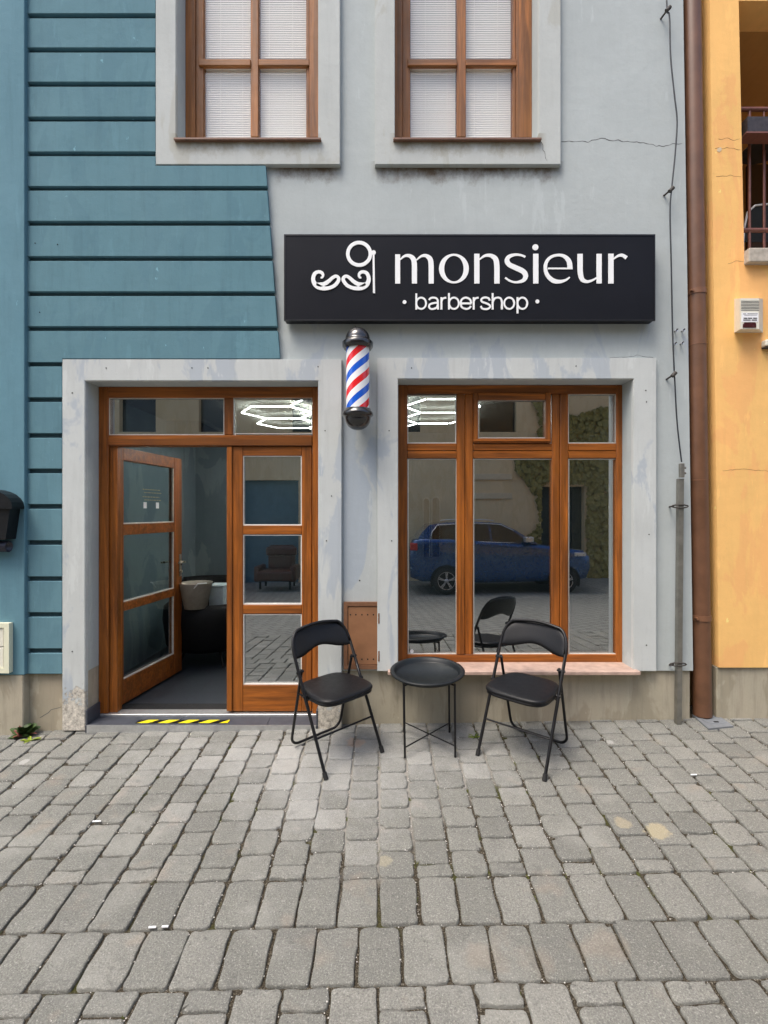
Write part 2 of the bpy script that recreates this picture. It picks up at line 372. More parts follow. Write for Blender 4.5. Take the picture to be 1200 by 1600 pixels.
def bedm():
    n = NT('joint_grit')
    g = n.noise(160, 5, .75)
    c = n.ramp(g, [(.35, (.022, .018, .012)), (.53, (.06, .05, .035)), (.62, (.20, .18, .14)), (.70, (.55, .53, .48))])
    mo = n.noise(3.3, 4, .6); c = n.mix(n.ramp(mo, [(.58, 0.0), (.66, .75)]), c, (.055, .06, .012))
    x, y, z = n.xyz()
    d = n.math('ADD', n.math('ABSOLUTE', n.math('SUBTRACT', x, -.05)), n.math('ABSOLUTE', n.math('SUBTRACT', y, -.45)))
    k = n.math('ADD', n.rng(d, 1.5, .2), n.math('MULTIPLY', n.noise(6, 5, .7), .8))
    c = n.mix(n.ramp(k, [(.78, 0.0), (1.15, .75)]), c, (.36, .35, .32))
    n.bump(g, 1, .006)
    return n.set(col=c, rough=.95, spec=.2)
def farpave():
    n = NT('far_paving')
    b = n.t.nodes.new('ShaderNodeTexBrick'); b.inputs['Scale'].default_value = 1; b.inputs['Brick Width'].default_value = .2; b.inputs['Row Height'].default_value = .16
    b.inputs['Mortar Size'].default_value = .009; b.inputs['Color1'].default_value = (.24, .24, .22, 1); b.inputs['Color2'].default_value = (.19, .19, .175, 1); b.inputs['Mortar'].default_value = (.05, .05, .04, 1)
    n.t.links.new(n.vec((1, 1, 1), (0, 0, R(35))), b.inputs['Vector'])
    c = n.mix(n.ramp(n.noise(60, 4), [(.4, .35), (.65, 0.0)]), b.outputs[0], (.1, .1, .09))
    return n.set(col=c, rough=.9)
def tilefloor():
    n = NT('slate_floor')
    b = n.t.nodes.new('ShaderNodeTexBrick'); b.offset = .5; b.inputs['Scale'].default_value = 1; b.inputs['Brick Width'].default_value = .6; b.inputs['Row Height'].default_value = .3
    b.inputs['Mortar Size'].default_value = .004; b.inputs['Color1'].default_value = (.030, .037, .047, 1); b.inputs['Color2'].default_value = (.025, .031, .04, 1); b.inputs['Mortar'].default_value = (.02, .02, .02, 1)
    n.t.links.new(n.vec(), b.inputs['Vector'])
    c = n.mix(n.ramp(n.noise(6, 6, .7, (1, 3, 1)), [(.4, .4), (.7, 0.0)]), b.outputs[0], (.03, .038, .047))
    return n.set(col=c, rough=.5)
def emis(name, col, s):
    n = NT(name); return n.set(col=col, ecol=col, estr=s)
m_led = emis('led_tube', (1.0, .98, .94), 24.0)
def polestripe():
    n = NT('barber_stripes'); x, y, z = n.xyz()
    th = n.math('ARCTAN2', y, x)
    ph = n.math('FRACT', n.math('SUBTRACT', n.math('DIVIDE', z, .200), n.math('DIVIDE', th, math.pi)))
    r = n.t.nodes.new('ShaderNodeValToRGB'); n.t.links.new(ph, r.inputs[0]); r.color_ramp.interpolation = 'CONSTANT'
    e = r.color_ramp.elements
    for p, c in ((0.0, (.86, .87, .88)), (.25, (.75, .012, .02)), (.5, (.86, .87, .88)), (.75, (.005, .10, .60))):
        el = e.new(p); el.color = (*c, 1)
    e.remove(e[0]); 
    for i in range(len(e)-1, -1, -1):
        if e[i].position >= .999: e.remove(e[i]); break
    return n.set(col=r.outputs[0], rough=.18, coat=.6)
def leafm(name, col):
    n = NT(name); c = n.ramp(n.noise(25, 3), [(.3, sc_(col, .6)), (.7, sc_(col, 1.5))]); return n.set(col=c, rough=.55, spec=.4)
m_leaf = leafm('dark_weed_leaf', (.035, .07, .015)); m_leafred = leafm('reddish_weed_leaf', (.16, .05, .04)); m_leafy = leafm('yellow_weed_leaf', (.20, .26, .02))
m_moss = leafm('joint_moss', (.11, .13, .02)); m_ivy = leafm('ivy_leaf', (.24, .20, .05))

# ------------------------------------------------------------------ ground and paving
gm = MB(); ys = [.6, 0, -1.0, -3.4, -8, -14, -60]; xs = [-60, -8, -4, 0, 4, 8, 60]
for j in range(len(ys)-1):
    for i in range(len(xs)-1):
        q = [(xs[i], ys[j+1]), (xs[i+1], ys[j+1]), (xs[i+1], ys[j]), (xs[i], ys[j])]
        dz = -.013
        gm.add([(a, b, gz(a, b)+dz) for a, b in q], [(0, 1, 2, 3)], 0 if ys[j] > -3.3 and abs(xs[i]+xs[i+1]) < 9 else 1)
tag(gm.build('ground', [bedm(), farpave()]), kind='structure')

pv = MB(); tones = []
def paver(cx, cy, wx, wy):
    n_e = 4; g = .0042+random.random()*.0025
    hx, hy = wx/2-g-.0005, wy/2-g+.0006; r = min(.018, .25*min(hx, hy))*random.uniform(.5, 1.5)
    rot = random.gauss(0, .007); out = []
    jag = lambda: random.gauss(0, .0007)
    ph = [random.uniform(0, 6.28) for _ in range(4)]; am = random.uniform(.001, .0035)
    corners = [(hx, hy, 0), (-hx, hy, 90), (-hx, -hy, 180), (hx, -hy, 270)]
    cj = [(random.gauss(0, .0018), random.gauss(0, .0018)) for _ in corners]
    if random.random() < .3: cj[random.randrange(4)] = (0, 0); chip = random.randrange(4)
    else: chip = -1
    for ci, (qx, qy, a0) in enumerate(corners):
        sx, sy = (1 if qx > 0 else -1), (1 if qy > 0 else -1)
        for k in range(4):
            a = R(a0+90*k/3); ch = .010 if ci == chip and k in (1, 2) else 0.0; out.append((qx-sx*(r+ch)+r*math.cos(a)+cj[ci][0]+jag(), qy-sy*(r+ch)+r*math.sin(a)+cj[ci][1]+jag()))
        nx, ny, _ = corners[(ci+1) % 4]; nj = cj[(ci+1) % 4]
        p0 = out[-1]; a1 = R(a0+90); sx2, sy2 = (1 if nx > 0 else -1), (1 if ny > 0 else -1)
        p1 = (nx-sx2*r+r*math.cos(a1)+nj[0], ny-sy2*r+r*math.sin(a1)+nj[1])
        for k in range(1, 6):
            t = k/6; wv = am*math.sin(ph[ci]+t*5)+jag()*1.3
            out.append((p0[0]+(p1[0]-p0[0])*t+math.cos(a1)*wv, p0[1]+(p1[1]-p0[1])*t+math.sin(a1)*wv))
    N = len(out); tx, ty, tz = random.gauss(0, .011), random.gauss(0, .011), random.gauss(0, .0018)
    rings = []
    for inset, dz in ((0, -.022), (.0, -.005), (.002, -.0016), (.0055, -.0003), (.014, .0004)):
        ring = []
        ins_ = min(inset, .45*min(hx, hy))
        for (x, y) in out:
            L = math.hypot(x, y); k = 1-ins_/L*1.15
            X_, Y_ = x*k, y*k
            xr = cx+X_*math.cos(rot)-Y_*math.sin(rot); yr = cy+X_*math.sin(rot)+Y_*math.cos(rot)
            c_, s_ = math.cos(.005), math.sin(.005); xw, yw = xr*c_-yr*s_, xr*s_+yr*c_
            yw = min(yw, .03)
            ring.append((xw, yw, gz(xw, yw)+dz+tz+tx*X_+ty*Y_))
        rings.append(ring)
    vs = [p for ring in rings for p in ring]; fs = []
    for i in range(len(rings)-1):
        for k in range(N): fs.append((i*N+k, i*N+(k+1) % N, (i+1)*N+(k+1) % N, (i+1)*N+k))
    fs.append(list(range((len(rings)-1)*N, len(rings)*N)))
    pv.add(vs, fs, 0, True); t = min(1, max(0, random.gauss(.5, .24))); tones.extend([t]*len(vs))
W_, L_ = .162, .155
x_off = -.029
joints = []
for ci in range(-27, 28):
    cx = x_off+W_*(ci+.5)+random.gauss(0, .001); half = (ci % 2 != 0)
    y = -1.340; first = True
    while y < .02:
        ln = (L_*.5 if half and first else L_)*random.uniform(.97, 1.03); first = False
        if y+ln > .06: ln = max(.05, .03-y)
        paver(cx, y+ln/2, W_, ln); joints.append((cx-W_/2, y)); y += ln
    paver(cx, -1.340-.2345/2, W_, .2345)
    cx2 = cx+.088; paver(cx2, -1.5745-.2315/2, W_*1.005, .2315)
    y = -1.806; first = True; h2 = (ci % 2 == 0)
    seq = [.078, .155] if h2 else [.233]
    k = 0
    while y > -3.3:
        ln = seq[k] if k < len(seq) else L_
        paver(cx, y-ln/2, W_, ln); y -= ln; k += 1
    joints.append((cx-W_/2, -1.45)); joints.append((cx-W_/2, -1.7)); joints.append((cx-W_/2, -1.9))
po = pv.build('pavement', stonem()); tag(po, kind='structure')
at = po.data.attributes.new('tone', 'FLOAT', 'POINT'); at.data.foreach_set('value', tones)
# loose grit and moss in the joints
gr = MB()
for _ in range(5200):
    jx, jy = random.choice(joints); yy = random.uniform(-2.3, -.05)
    if random.random() < .35: xx = jx+random.uniform(0, W_); yy = jy+random.gauss(0, .003)
    else: xx = jx+(.088 if -1.806 < yy < -1.5745 else 0)+random.gauss(0, .003)
    r = random.uniform(.0014, .0042); z = gz(xx, yy)-.0075+random.random()*.005
    vs = [(xx+random.uniform(.5, 1.2)*r*a, yy+random.uniform(.5, 1.2)*r*b, z+c*r) for a, b, c in ((1, 0, 0), (-1, 0, 0), (0, 1, 0), (0, -1, 0), (0, 0, 1))]
    gr.add(vs, [(0, 2, 4), (2, 1, 4), (1, 3, 4), (3, 0, 4)], random.choice((0, 0, 1)))
tag(gr.build('grit', [plain('grit_pale', (.68, .66, .62), .9), plain('grit_brown', (.2, .17, .12), .9)]), kind='stuff')
ms = MB()
for _ in range(170):
    jx, jy = random.choice(joints); yy = jy if random.random() < .7 else random.uniform(-2, -.2); xx = jx+random.gauss(0, .003)
    if abs(xx) > 2.6: continue
    n_ = random.randint(10, 45); sp = random.uniform(.005, .017)
    for _k in range(n_):
        a, b = xx+random.gauss(0, sp*.45), yy+random.gauss(0, sp); h = random.uniform(.003, .010); z = gz(a, b)-.009
        t = random.uniform(0, 6.28); wv = random.uniform(.001, .0025)
        ms.add([(a-wv*math.cos(t), b-wv*math.sin(t), z), (a+wv*math.cos(t), b+wv*math.sin(t), z), (a+random.gauss(0, .003), b+random.gauss(0, .003), z+h)], [(0, 1, 2)])
tag(ms.build('moss', m_moss), kind='stuff')

# ------------------------------------------------------------------ the shop building
XL = -6.0
Zb_wall = PZ(1048)                         # foot of the render, top of the plinth
door_h = (PX(133, -.035), PX(497, -.035), -1, PZ(595, -.035))
win_h = (PX(622, -.035), PX(990, -.035), PZ(1049, -.035), PZ(592, -.035))
upA = (PX(275, -.035), PX(497, -.035), PZ(216, -.035), PZ(-190, -.035))
upB = (PX(617, -.035), PX(842, -.035), PZ(216, -.035), PZ(-190, -.035))
ZT = PZ(-700)
bld = thing('shop_building', 'grey rendered shop house with teal banded render and brown wooden door and windows', 'building', (0, 0, 0))
def lean(o, xmin, px0, px1, yref, y1):     # the right edge leans slightly, as photographed
    for v in o.data.vertices:
        if v.co.x > xmin:
            py = 800-(v.co.z-C)*F/(D+yref); v.co.x = PX(px0+(px1-px0)*py/y1, yref)
XR = PX(1083)
wl = MB(); wl.slab(PX(38), XR, Zb_wall, ZT, [(door_h[0], door_h[1], -1, door_h[3]), win_h, upA, upB], 0, .34)
o = wl.build('wall', m_wall, bld); lean(o, XR-.01, 1067.5, 1083, 0, 1050)
nb = MB(); nb.pbox(536.5, 580, 589, 1046, -.003, .0); nb.build('repainted_strip', m_niche, bld)
pl = MB(); pl.box(PX(38), door_h[0]-.002, .002, .34, -.5, Zb_wall-.002); pl.build('plinth', m_plinth, bld)
pl = MB(); pl.box(door_h[1]+.002, PX(1080), .018, .34, -.5, Zb_wall-.001); pl.build('plinth', m_plinth, bld)
pl2 = MB(); pl2.box(XL, PX(36, -.06), -.058, .3, -.6, PZ(1055, -.06), .006); pl2.build('pilaster_base', m_plinth, bld)
pi = MB(); pi.box(XL, PX(38.5, -.06), -.062, .3, PZ(1055, -.06)+.002, ZT, .004); pi.build('pilaster', m_teal2, bld)
# teal banded render
gy = [-580+55.3*k for k in range(0)]
grooves = [24.5-54.1*k for k in range(12, 0, -1)]+[24.5, 78, 131.5, 186, 240.5, 294, 349, 404, 459, 513.5, 569, 624.5, 680.5, 736, 791.5, 848, 904.5, 960.5, 1017]
tb = MB(); yf = -.034
def edge_r(y):   # right end of a band at photo row y
    if y > 561: return 97.0
    if y > 262: return 415+22*(y-262)/(557-262)
    return 243.0
bands = [(grooves[i]+3.6, grooves[i+1]-3.6) for i in range(len(grooves)-1)]+[(1020.9, 1053)]
for a, b in bands:
    if a > 1055: continue
    segs = [(a, b)]
    cut = 259.0 if a < 262 < b else (560.0 if a < 561 < b else None)
    for si, (p, q) in enumerate(segs):
        x0 = PX(39.5, yf); eT, eB = edge_r(p+.5), edge_r(q-.5)
        if segs != [(a, b)] and si == 0: eB = eT = edge_r(p+.5)
        z1, z0 = PZ(p, yf), PZ(q, yf)
        if len(segs) == 2 and si == 0: z0 = PZ(segs[1][0], yf)
        bm_ = bmesh.new()
        poly = [(x0, z0), (PX(eB, yf), z0), (PX(eT, yf), z1), (x0, z1)]
        if cut: poly = [(x0, z0), (PX(edge_r(b), yf), z0), (PX(edge_r(cut+3.5), yf), PZ(cut, yf)), (PX(edge_r(cut-2), yf), PZ(cut, yf)), (PX(edge_r(a), yf), z1), (x0, z1)]
        f1 = [bm_.verts.new((x, yf, z)) for x, z in poly]; f2 = [bm_.verts.new((x, -.001, z)) for x, z in poly]
        bm_.faces.new(f1); bm_.faces.new(f2[::-1])
        np_ = len(poly)
        for k in range(np_): bm_.faces.new((f1[k], f2[k], f2[(k+1) % np_], f1[(k+1) % np_]))
        bmesh.ops.recalc_face_normals(bm_, faces=bm_.faces)
        if not cut: bmesh.ops.bevel(bm_, geom=[e for e in bm_.edges if all(abs(v.co.y-yf) < 1e-6 for v in e.verts)], offset=.003, segments=1, affect='EDGES')
        bm_.verts.index_update()
        tb.add([v.co.copy() for v in bm_.verts], [[v.index for v in f.verts] for f in bm_.faces]); bm_.free()
tb.build('banded_render', m_teal, bld)
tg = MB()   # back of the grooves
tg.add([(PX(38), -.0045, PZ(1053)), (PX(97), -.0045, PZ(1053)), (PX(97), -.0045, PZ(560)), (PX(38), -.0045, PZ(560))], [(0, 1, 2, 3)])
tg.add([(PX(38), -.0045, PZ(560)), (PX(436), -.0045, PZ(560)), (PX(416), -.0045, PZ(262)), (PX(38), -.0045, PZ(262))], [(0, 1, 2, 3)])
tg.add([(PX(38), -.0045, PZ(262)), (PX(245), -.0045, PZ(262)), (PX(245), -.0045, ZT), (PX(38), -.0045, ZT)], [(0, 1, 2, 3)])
tg.build('groove_back', plaster('groove_shade_render', (.06, .11, .13), grime=.5), bld)  # teal darkened in colour to deepen the shade in the grooves
# surrounds
def surround(ox0, oy0, ox1, oy1, hole, mat, name, legs=None):
    s = MB(); y0 = -.035
    s.slab(PX(ox0, y0), PX(ox1, y0), PZ(oy1, y0), PZ(oy0, y0), [hole], y0, -.0005)
    return s.build(name, mat, bld, fix=True)
def bevel_front(o, off=.004):
    bm = bmesh.new(); bm.from_mesh(o.data)
    ed = [e for e in bm.edges if len(e.link_faces) == 2 and e.calc_face_angle(0) > 1 and all(v.co.y < -.03 for v in e.verts)]
    bmesh.ops.bevel(bm, geom=ed, offset=off, segments=2, affect='EDGES'); bm.to_mesh(o.data); bm.free()
s1 = surround(97, 561, 534, 1142, (door_h[0], door_h[1], -3, door_h[3]), m_surr, 'door_surround'); bevel_front(s1)
s2 = surround(589.5, 559, 1026, 1049, (win_h[0], win_h[1], -3, win_h[3]), m_surr, 'window_surround'); bevel_front(s2)
s3 = surround(243, -260, 531.5, 257, upA, m_surr_u, 'window_surround'); bevel_front(s3)
s4 = surround(585.5, -260, 876.5, 257, upB, m_surr_u, 'window_surround'); bevel_front(s4)
# screw holes left by an older sign and fixings
for x, y in ((166, 575), (325, 575), (497, 573), (113, 614), (508, 673), (510, 845), (518, 775), (608, 673), (1009, 610), (1010, 628), (1014, 835), (612, 845), (1010, 1008), (300, 575), (113, 1018), (643, 575), (900, 572)):
    hs = MB(); hs.tube([(PX(x, -.035), -.0375, PZ(y, -.035)), (PX(x, -.035), -.03, PZ(y, -.035))], .0042, 8); hs.build('screw_hole', m_dark, bld)
for x, y in ((55, 380), (90, 382), (62, 488)): hs = MB(); hs.tube([(PX(x, yf), -.036, PZ(y, yf)), (PX(x, yf), -.03, PZ(y, yf))], .004, 8); hs.build('screw_hole', m_dark, bld)
for x, y in ((562, 907),): hs = MB(); hs.tube([(PX(x), -.005, PZ(y)), (PX(x), .01, PZ(y))], .005, 8); hs.build('screw_hole', m_dark, bld)

# hairline cracks in the render, each where the photo shows it
def crack(pts, y0, parent, mat, wpx=.7, name='crack'):
    b = MB(); P = []
    for i in range(len(pts)-1):
        (a, c_), (e, g_) = pts[i], pts[i+1]; m_ = max(2, int(math.hypot(e-a, g_-c_)/5))
        for k in range(m_): t = k/m_; P.append((a+(e-a)*t+random.gauss(0, .6), c_+(g_-c_)*t+random.gauss(0, .9), wpx*random.uniform(.35, 1.3)))
    P.append((*pts[-1], .2)); ribbon(b, P, lambda x, y: (PX(x, y0), PZ(y, y0)), y0-.0006, y0+.002, 2); b.build(name, mat, parent)
m_crack = plain('crack_shadow_dirt', (.10, .10, .10), .9); m_crack_o = plain('crack_dirt_orange', (.30, .16, .06), .9)
crack([(878, 221), (925, 221), (938, 218), (960, 219), (975, 222), (1000, 222), (1035, 229), (1052, 225), (1066, 224)], 0, bld, m_crack, 1.0)
crack([(843, 219), (848, 228), (855, 252)], -.035, bld, m_crack, .7)
crack([(62, 1122), (80, 1110), (97, 1104)], .002, bld, m_crack, .9); crack([(945, 560), (1000, 556), (1024, 561)], 0, bld, m_crack, .6)
# frames: helper lays bars in photo pixels on a plane
def bars(mb, rects, y0, y1, bev=.003):
    for (a, b, c, d, v) in rects: mb.pbox(a, b, c, d, y0, y1, bev, v)
def pane(px0, py0, px1, py1, y, parent, mat=m_glass, name='pane', bead=True, t=.004):
    g = MB(); g.pbox(px0-1, py0-1, px1+1, py1+1, y, y+t); g.build(name, mat, parent)
def beadring(mb, a, b, c, d, y0, w_=1.2):
    mb.pbox(a-w_, d-w_*.6, c+w_, d+w_*.8, y0, y0+.012); mb.pbox(a-w_, b-w_*.5, c+w_, b+w_*.3, y0, y0+.012)
    mb.pbox(a-w_*.7, b+w_*.4, a+w_*.35, d-w_*.7, y0, y0+.012); mb.pbox(c-w_*.35, b+w_*.4, c+w_*.7, d-w_*.7, y0, y0+.012)
# upper windows
def upper_window(x0, xg, xm0, xm1, xg1, x1, sx0, sx1, barx0, barx1):
    yfr = .13; fr = MB()
    hx0, hx1 = (upA if x0 < 500 else upB)[0:2]
    Z0 = PZ(214.5, yfr); top = PZ(-150, yfr)
    fr.box(hx0, PX(xg-12, yfr), yfr, yfr+.09, Z0, top, .003, 1); fr.box(PX(xg1+5, yfr), hx1, yfr, yfr+.09, Z0, top, .003, 1)
    fr.box(PX(xg-12, yfr)+.001, PX(xg, yfr), yfr+.012, yfr+.08, Z0, top, .003, 1); fr.box(PX(xg1, yfr), PX(xg1+5, yfr)-.001, yfr+.012, yfr+.08, Z0, top, .003, 1)
    fr.pbox(xm0, -150, xm1, 213.5, yfr+.008, yfr+.08, .003, 1)
    for a, b in ((barx0, xm0-.2), (xm1+.2, barx1)): fr.pbox(a, 91.5, b, 102, yfr-.004, yfr+.030, .004, 0)
    fr.box(hx0, hx1, yfr+.001, yfr+.09, top+.001, top+.1, .003, 0)
    f = fr.build('window', WU, bld)
    for a, b in ((xg, xm0), (xm1, xg1)):
        g = MB(); yg = yfr+.031; g.box(PX(a-2, yfr), PX(b+2, yfr), yg, yg+.004, Z0-.01, top)
        g.build('pane', m_glass_u, f)
        bl = MB(); yb = yfr+.060; z = PZ(107, yb)
        xa, xb = PX(a+.2, yfr), PX(b-.2, yfr)
        bl.box(xa, xb, yb-.012, yb+.014, z-.014, z+.012, .003)                 # head rail of the lower blind
        zz = z-.022
        tl = R(68)
        while zz > Z0-.03:
            M = Matrix.Translation(((xa+xb)/2, yb, zz)) @ Matrix.Rotation(tl, 4, 'X')
            bl.box(-(xb-xa)/2+.004, (xb-xa)/2-.004, -.0111, .0111, -.0006, .0006, 0, 0, M); zz -= .0163
        zz = PZ(96, yb)
        while zz < top:
            M = Matrix.Translation(((xa+xb)/2, yb, zz)) @ Matrix.Rotation(tl, 4, 'X')
            bl.box(-(xb-xa)/2+.004, (xb-xa)/2-.004, -.0111, .0111, -.0006, .0006, 0, 0, M); zz += .0163
        for fx in (.33, .80) if a == xg else (.2, .70):
            xx = xa+(xb-xa)*fx; bl.box(xx-.0012, xx+.0012, yb-.015, yb-.0135, Z0-.03, top)
        bl.build('blind', m_slat, f)
    sl = MB(); sl.box(PX(sx0, -.06), PX(sx1, -.06), -.062, yfr+.002, PZ(218.3, -.06), PZ(214.6, -.06), .003)
    sl.build('sill', m_sillu, f)
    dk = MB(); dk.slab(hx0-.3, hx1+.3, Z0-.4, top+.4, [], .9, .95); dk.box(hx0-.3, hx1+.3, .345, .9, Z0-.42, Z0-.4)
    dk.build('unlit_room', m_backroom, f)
upper_window(290, 317, 391.5, 403.5, 478, 497, 271, 501.5, 310, 483)
upper_window(618, 641, 714.5, 728, 802, 830, 614.5, 846.5, 637, 808)

# ---- shop window
yw = .13
def holes_px(l, y): return [(PX(a, y), PX(c, y), PZ(d, y), PZ(b, y)) for a, b, c, d in l]
fr = MB()
hx0, hx1, hz0, hz1 = win_h; zb = PZ(1036, yw)
fr.box(hx0, PX(636.5, yw), yw, yw+.09, zb, hz1, .004, 1)                        # left stile
fr.box(PX(963.5, yw), hx1, yw, yw+.09, zb, hz1, .004, 1)                        # right stile
for a, b in ((713.5, 726.3), (726.8, 739.5), (863, 875), (875.5, 888)): fr.box(PX(a, yw), PX(b, yw), yw+(.004 if a in (726.8, 863) else .0), yw+.085, PZ(1023, yw)+.001, PZ(615, yw)-.001, .005, 1)
for a, b in ((636.5, 713.5), (739.5, 863), (888, 963.5)):
    fr.pbox(a+.2, 693, b-.2, 704, yw+.006, yw+.08, .004, 0); fr.pbox(a+.2, 705, b-.2, 716, yw+.006, yw+.08, .004, 0)
fr.box(PX(636.5, yw)+.0005, PX(963.5, yw)-.0005, yw+.003, yw+.085, PZ(615, yw), hz1, .003, 0)
fr.box(PX(636.5, yw)+.0005, PX(963.5, yw)-.0005, yw+.003, yw+.085, zb, PZ(1023, yw), .003, 0)
# opening sash in the top middle
for r in ((740, 613, 747, 692, 1), (853, 613, 861, 692, 1), (747.2, 613, 852.8, 624.5, 0), (747.2, 685, 852.8, 692, 0)): fr.pbox(*r[:4], yw-.008, yw+.05, .004, r[4])
fr.pbox(739, 686.5, 861, 689.5, yw-.022, yw-.0085, .003, 0)
bd = MB()
sw = fr.build('window', WD, bld)
panes = [(637.5, 618, 712, 692), (748, 625.5, 852, 684), (888.5, 616.5, 962, 692), (638, 717.5, 713, 1022), (740.5, 717.5, 862.5, 1022), (889, 717.5, 963, 1022)]
for p in panes:
    pane(*p, yw+.032, sw); beadring(bd, *p, yw+.016, 1.0)
bd.build('glazing_bead', m_bead, sw)
st = MB(); st.tube([(PX(643.5, .15), .158, PZ(1018, .15)), (PX(643.5, .15), .1535, PZ(1018, .15))], .013, 16); st.build('sticker', m_label, sw)
sl = MB(); sl.box(PX(606, -.08), PX(1001, -.08), -.085, yw+.02, PZ(1055, -.08), PZ(1049, -.08), .004)
sl.box(win_h[0]+.001, win_h[1]-.001, -.03, yw+.01, PZ(1049, -.08)+.0005, PZ(1036, yw)-.001, .003)
sl.build('sill', m_sill, sw)

# ---- door frame with fanlights and the two leaves
yd = .13
df = MB(); hx0, hx1, _, hz1 = door_h; zf = .028
df.box(hx0, PX(169, yd), yd, yd+.09, zf, hz1, .004, 1)
df.box(PX(169, yd)+.001, PX(181, yd), yd+.02, yd+.09, zf, PZ(696, yd), .003, 1)
df.box(PX(488, yd), hx1, yd, yd+.09, zf, hz1, .004, 1)
df.box(PX(169, yd)+.0005, PX(488, yd)-.0005, yd+.003, yd+.09, PZ(621, yd), hz1, .003, 0)
df.box(PX(169, yd)+.0005, PX(488, yd)-.0005, yd-.006, yd+.09, PZ(696.5, yd), PZ(680, yd), .005, 0)
df.pbox(350.5, 621.5, 364, 679.5, yd+.004, yd+.09, .003, 1)
door = df.build('door_frame', WD, bld)
bd = MB()
for p in ((170.5, 622.5, 349.5, 679), (365, 621.5, 487, 677.5)):
    pane(*p, yd+.03, door); beadring(bd, *p, yd+.014, 1.0)
bd.build('glazing_bead', m_bead, door)
# fixed right leaf
yl = .145; lf = MB()
for r in ((354, 697.5, 362.5, 1111.5, 1), (363.2, 697.5, 379.5, 1111.5, 1), (471.5, 697.5, 487, 1111.5, 1)): lf.pbox(r[0], r[1], r[2], r[3], yl-(.012 if r[0] == 354 else 0), yl+.055, .004, r[4])
for a, b in ((697.5, 712), (821, 835), (945, 959), (1070, 1111.5)): lf.pbox(379.7, a, 471.3, b, yl+.002, yl+.053, .003, 0)
leafR = lf.build('door_leaf', WD, bld)
bd = MB()
for p in ((380.5, 713, 470.5, 820), (380.5, 836.5, 470.5, 943.5), (381, 960.5, 470.5, 1068.5)):
    pane(*p, yl+.026, leafR, m_glass); beadring(bd, *p, yl+.008, 1.3)
bd.build('glazing_bead', plain('pale_bead', (.75, .74, .70), .5), leafR)
# open left leaf, swung into the room
H0 = Vector((-1.962, .20, 0)); U = Vector((.122, .905, 0)); LL = U.length; U.normalize(); NRM = Vector((U.y, -U.x, 0))   # faces the doorway
ML = Matrix(((U.x, NRM.x, 0, H0.x), (U.y, NRM.y, 0, H0.y), (0, 0, 1, 0), (0, 0, 0, 1)))
lm = MB(); zt, z_b = 1.962, .040; th = .055
def lbox(mb, u0, u1, z0, z1, d0, d1, bev=.003, mi=0): mb.box(u0, u1, d0, d1, z0, z1, bev, mi, ML)
lbox(lm, 0, .085, z_b, zt, -th, 0, .004, 1); lbox(lm, .785, LL, z_b, zt, -th, 0, .004, 1)
for a, b in ((1.868, zt), (1.305, 1.388), (.735, .802), (z_b, .222)): lbox(lm, .0855, .7845, a, b, -th+.001, -.001, .003, 0)
leafL = lm.build('door_leaf', [woodm('shaded_side_wood_level', (.26, .074, .010), 0), woodm('shaded_side_wood_upright', (.26, .074, .010), 1)], bld, fix=True)  # door wood in a darker tone, shade of the turned-in side put into the colour
tag(leafL, 'door leaf standing open into the room')
bd = MB()
for a, b in ((1.390, 1.866), (.804, 1.303), (.224, .733)):
    g = MB(); g.box(.08, .79, -.032, -.027, a-.005, b+.005, 0, 0, ML); g.build('pane', m_glass_d, leafL, fix=True)
    lbox(bd, .086, .784, a, a+.008, -.02, -.004, 0); lbox(bd, .777, .784, a+.008, b, -.02, -.004, 0)
bd.build('glazing_bead', m_bead, leafL, fix=True)
hd = MB()
lbox(hd, .865, .893, .90, 1.10, 0.0005, .008, .003); lbox(hd, LL+.0005, LL+.003, .88, 1.12, -.038, -.016, .001)
def LP(u, d, z): return ML @ Vector((u, d, z))
hd.tube([LP(.879, .008, 1.03), LP(.879, .05, 1.03), LP(.87, .056, 1.03), LP(.76, .056, 1.033)], .0085, 10)
hd.tube([LP(.879, -.056, 1.03), LP(.879, -.10, 1.03), LP(.87, -.106, 1.03), LP(.76, -.106, 1.033)], .0085, 10)
hd.tube([LP(.879, .006, .945), LP(.879, .022, .945)], .012, 14)
hd.build('handle', m_chrome, leafL)
for z in (.25, 1.0, 1.75): hg = MB(); hg.tube([(-1.972, .185, z-.04), (-1.972, .185, z+.04)], .011, 10); hg.build('hinge', m_rust, leafL)
# faded opening-hours lettering on the leaf's top pane
tx = MB(); random.seed(3)
for zi, z in enumerate((1.66, 1.635, 1.60, 1.575)):
    u = .36+.02*(zi % 2)
    while u < .60:
        wv = random.uniform(.012, .04); tx.box(u, u+wv, -.0255, -.025, z, z+.007, 0, 0, ML); u += wv+.008
tx.build('lettering', plain('faded_lettering', (.25, .22, .13), .6), leafL)
for u in (.37, .545): st2 = MB(); st2.box(u, u+.042, -.0256, -.025, 1.51, 1.56, 0, 0, ML); st2.build('sticker', m_label, leafL)
# step
sp = MB()
sp.box(door_h[0]+.001, PX(277, 0), -.038, .118, -.12, .014, .002); sp.box(PX(277, 0)+.002, PX(418, 0), -.038, .118, -.12, .014, .002); sp.box(PX(418, 0)+.002, door_h[1]-.001, -.038, .118, -.12, .014, .002)
sp.box(door_h[0]+.0005, door_h[0]+.014, -.034, .129, .0145, .115, .002)
sp.box(door_h[1]-.014, door_h[1]-.0005, -.034, .129, .0145, .115, .002)
sp.build('step', m_tilestep, bld)
al = MB(); al.box(door_h[0]+.015, door_h[1]-.015, .119, .215, -.05, .0275, .002); al.box(door_h[0]+.015, door_h[1]-.015, -.043, -.0385, -.1, .0165); al.build('threshold', m_alu, bld)
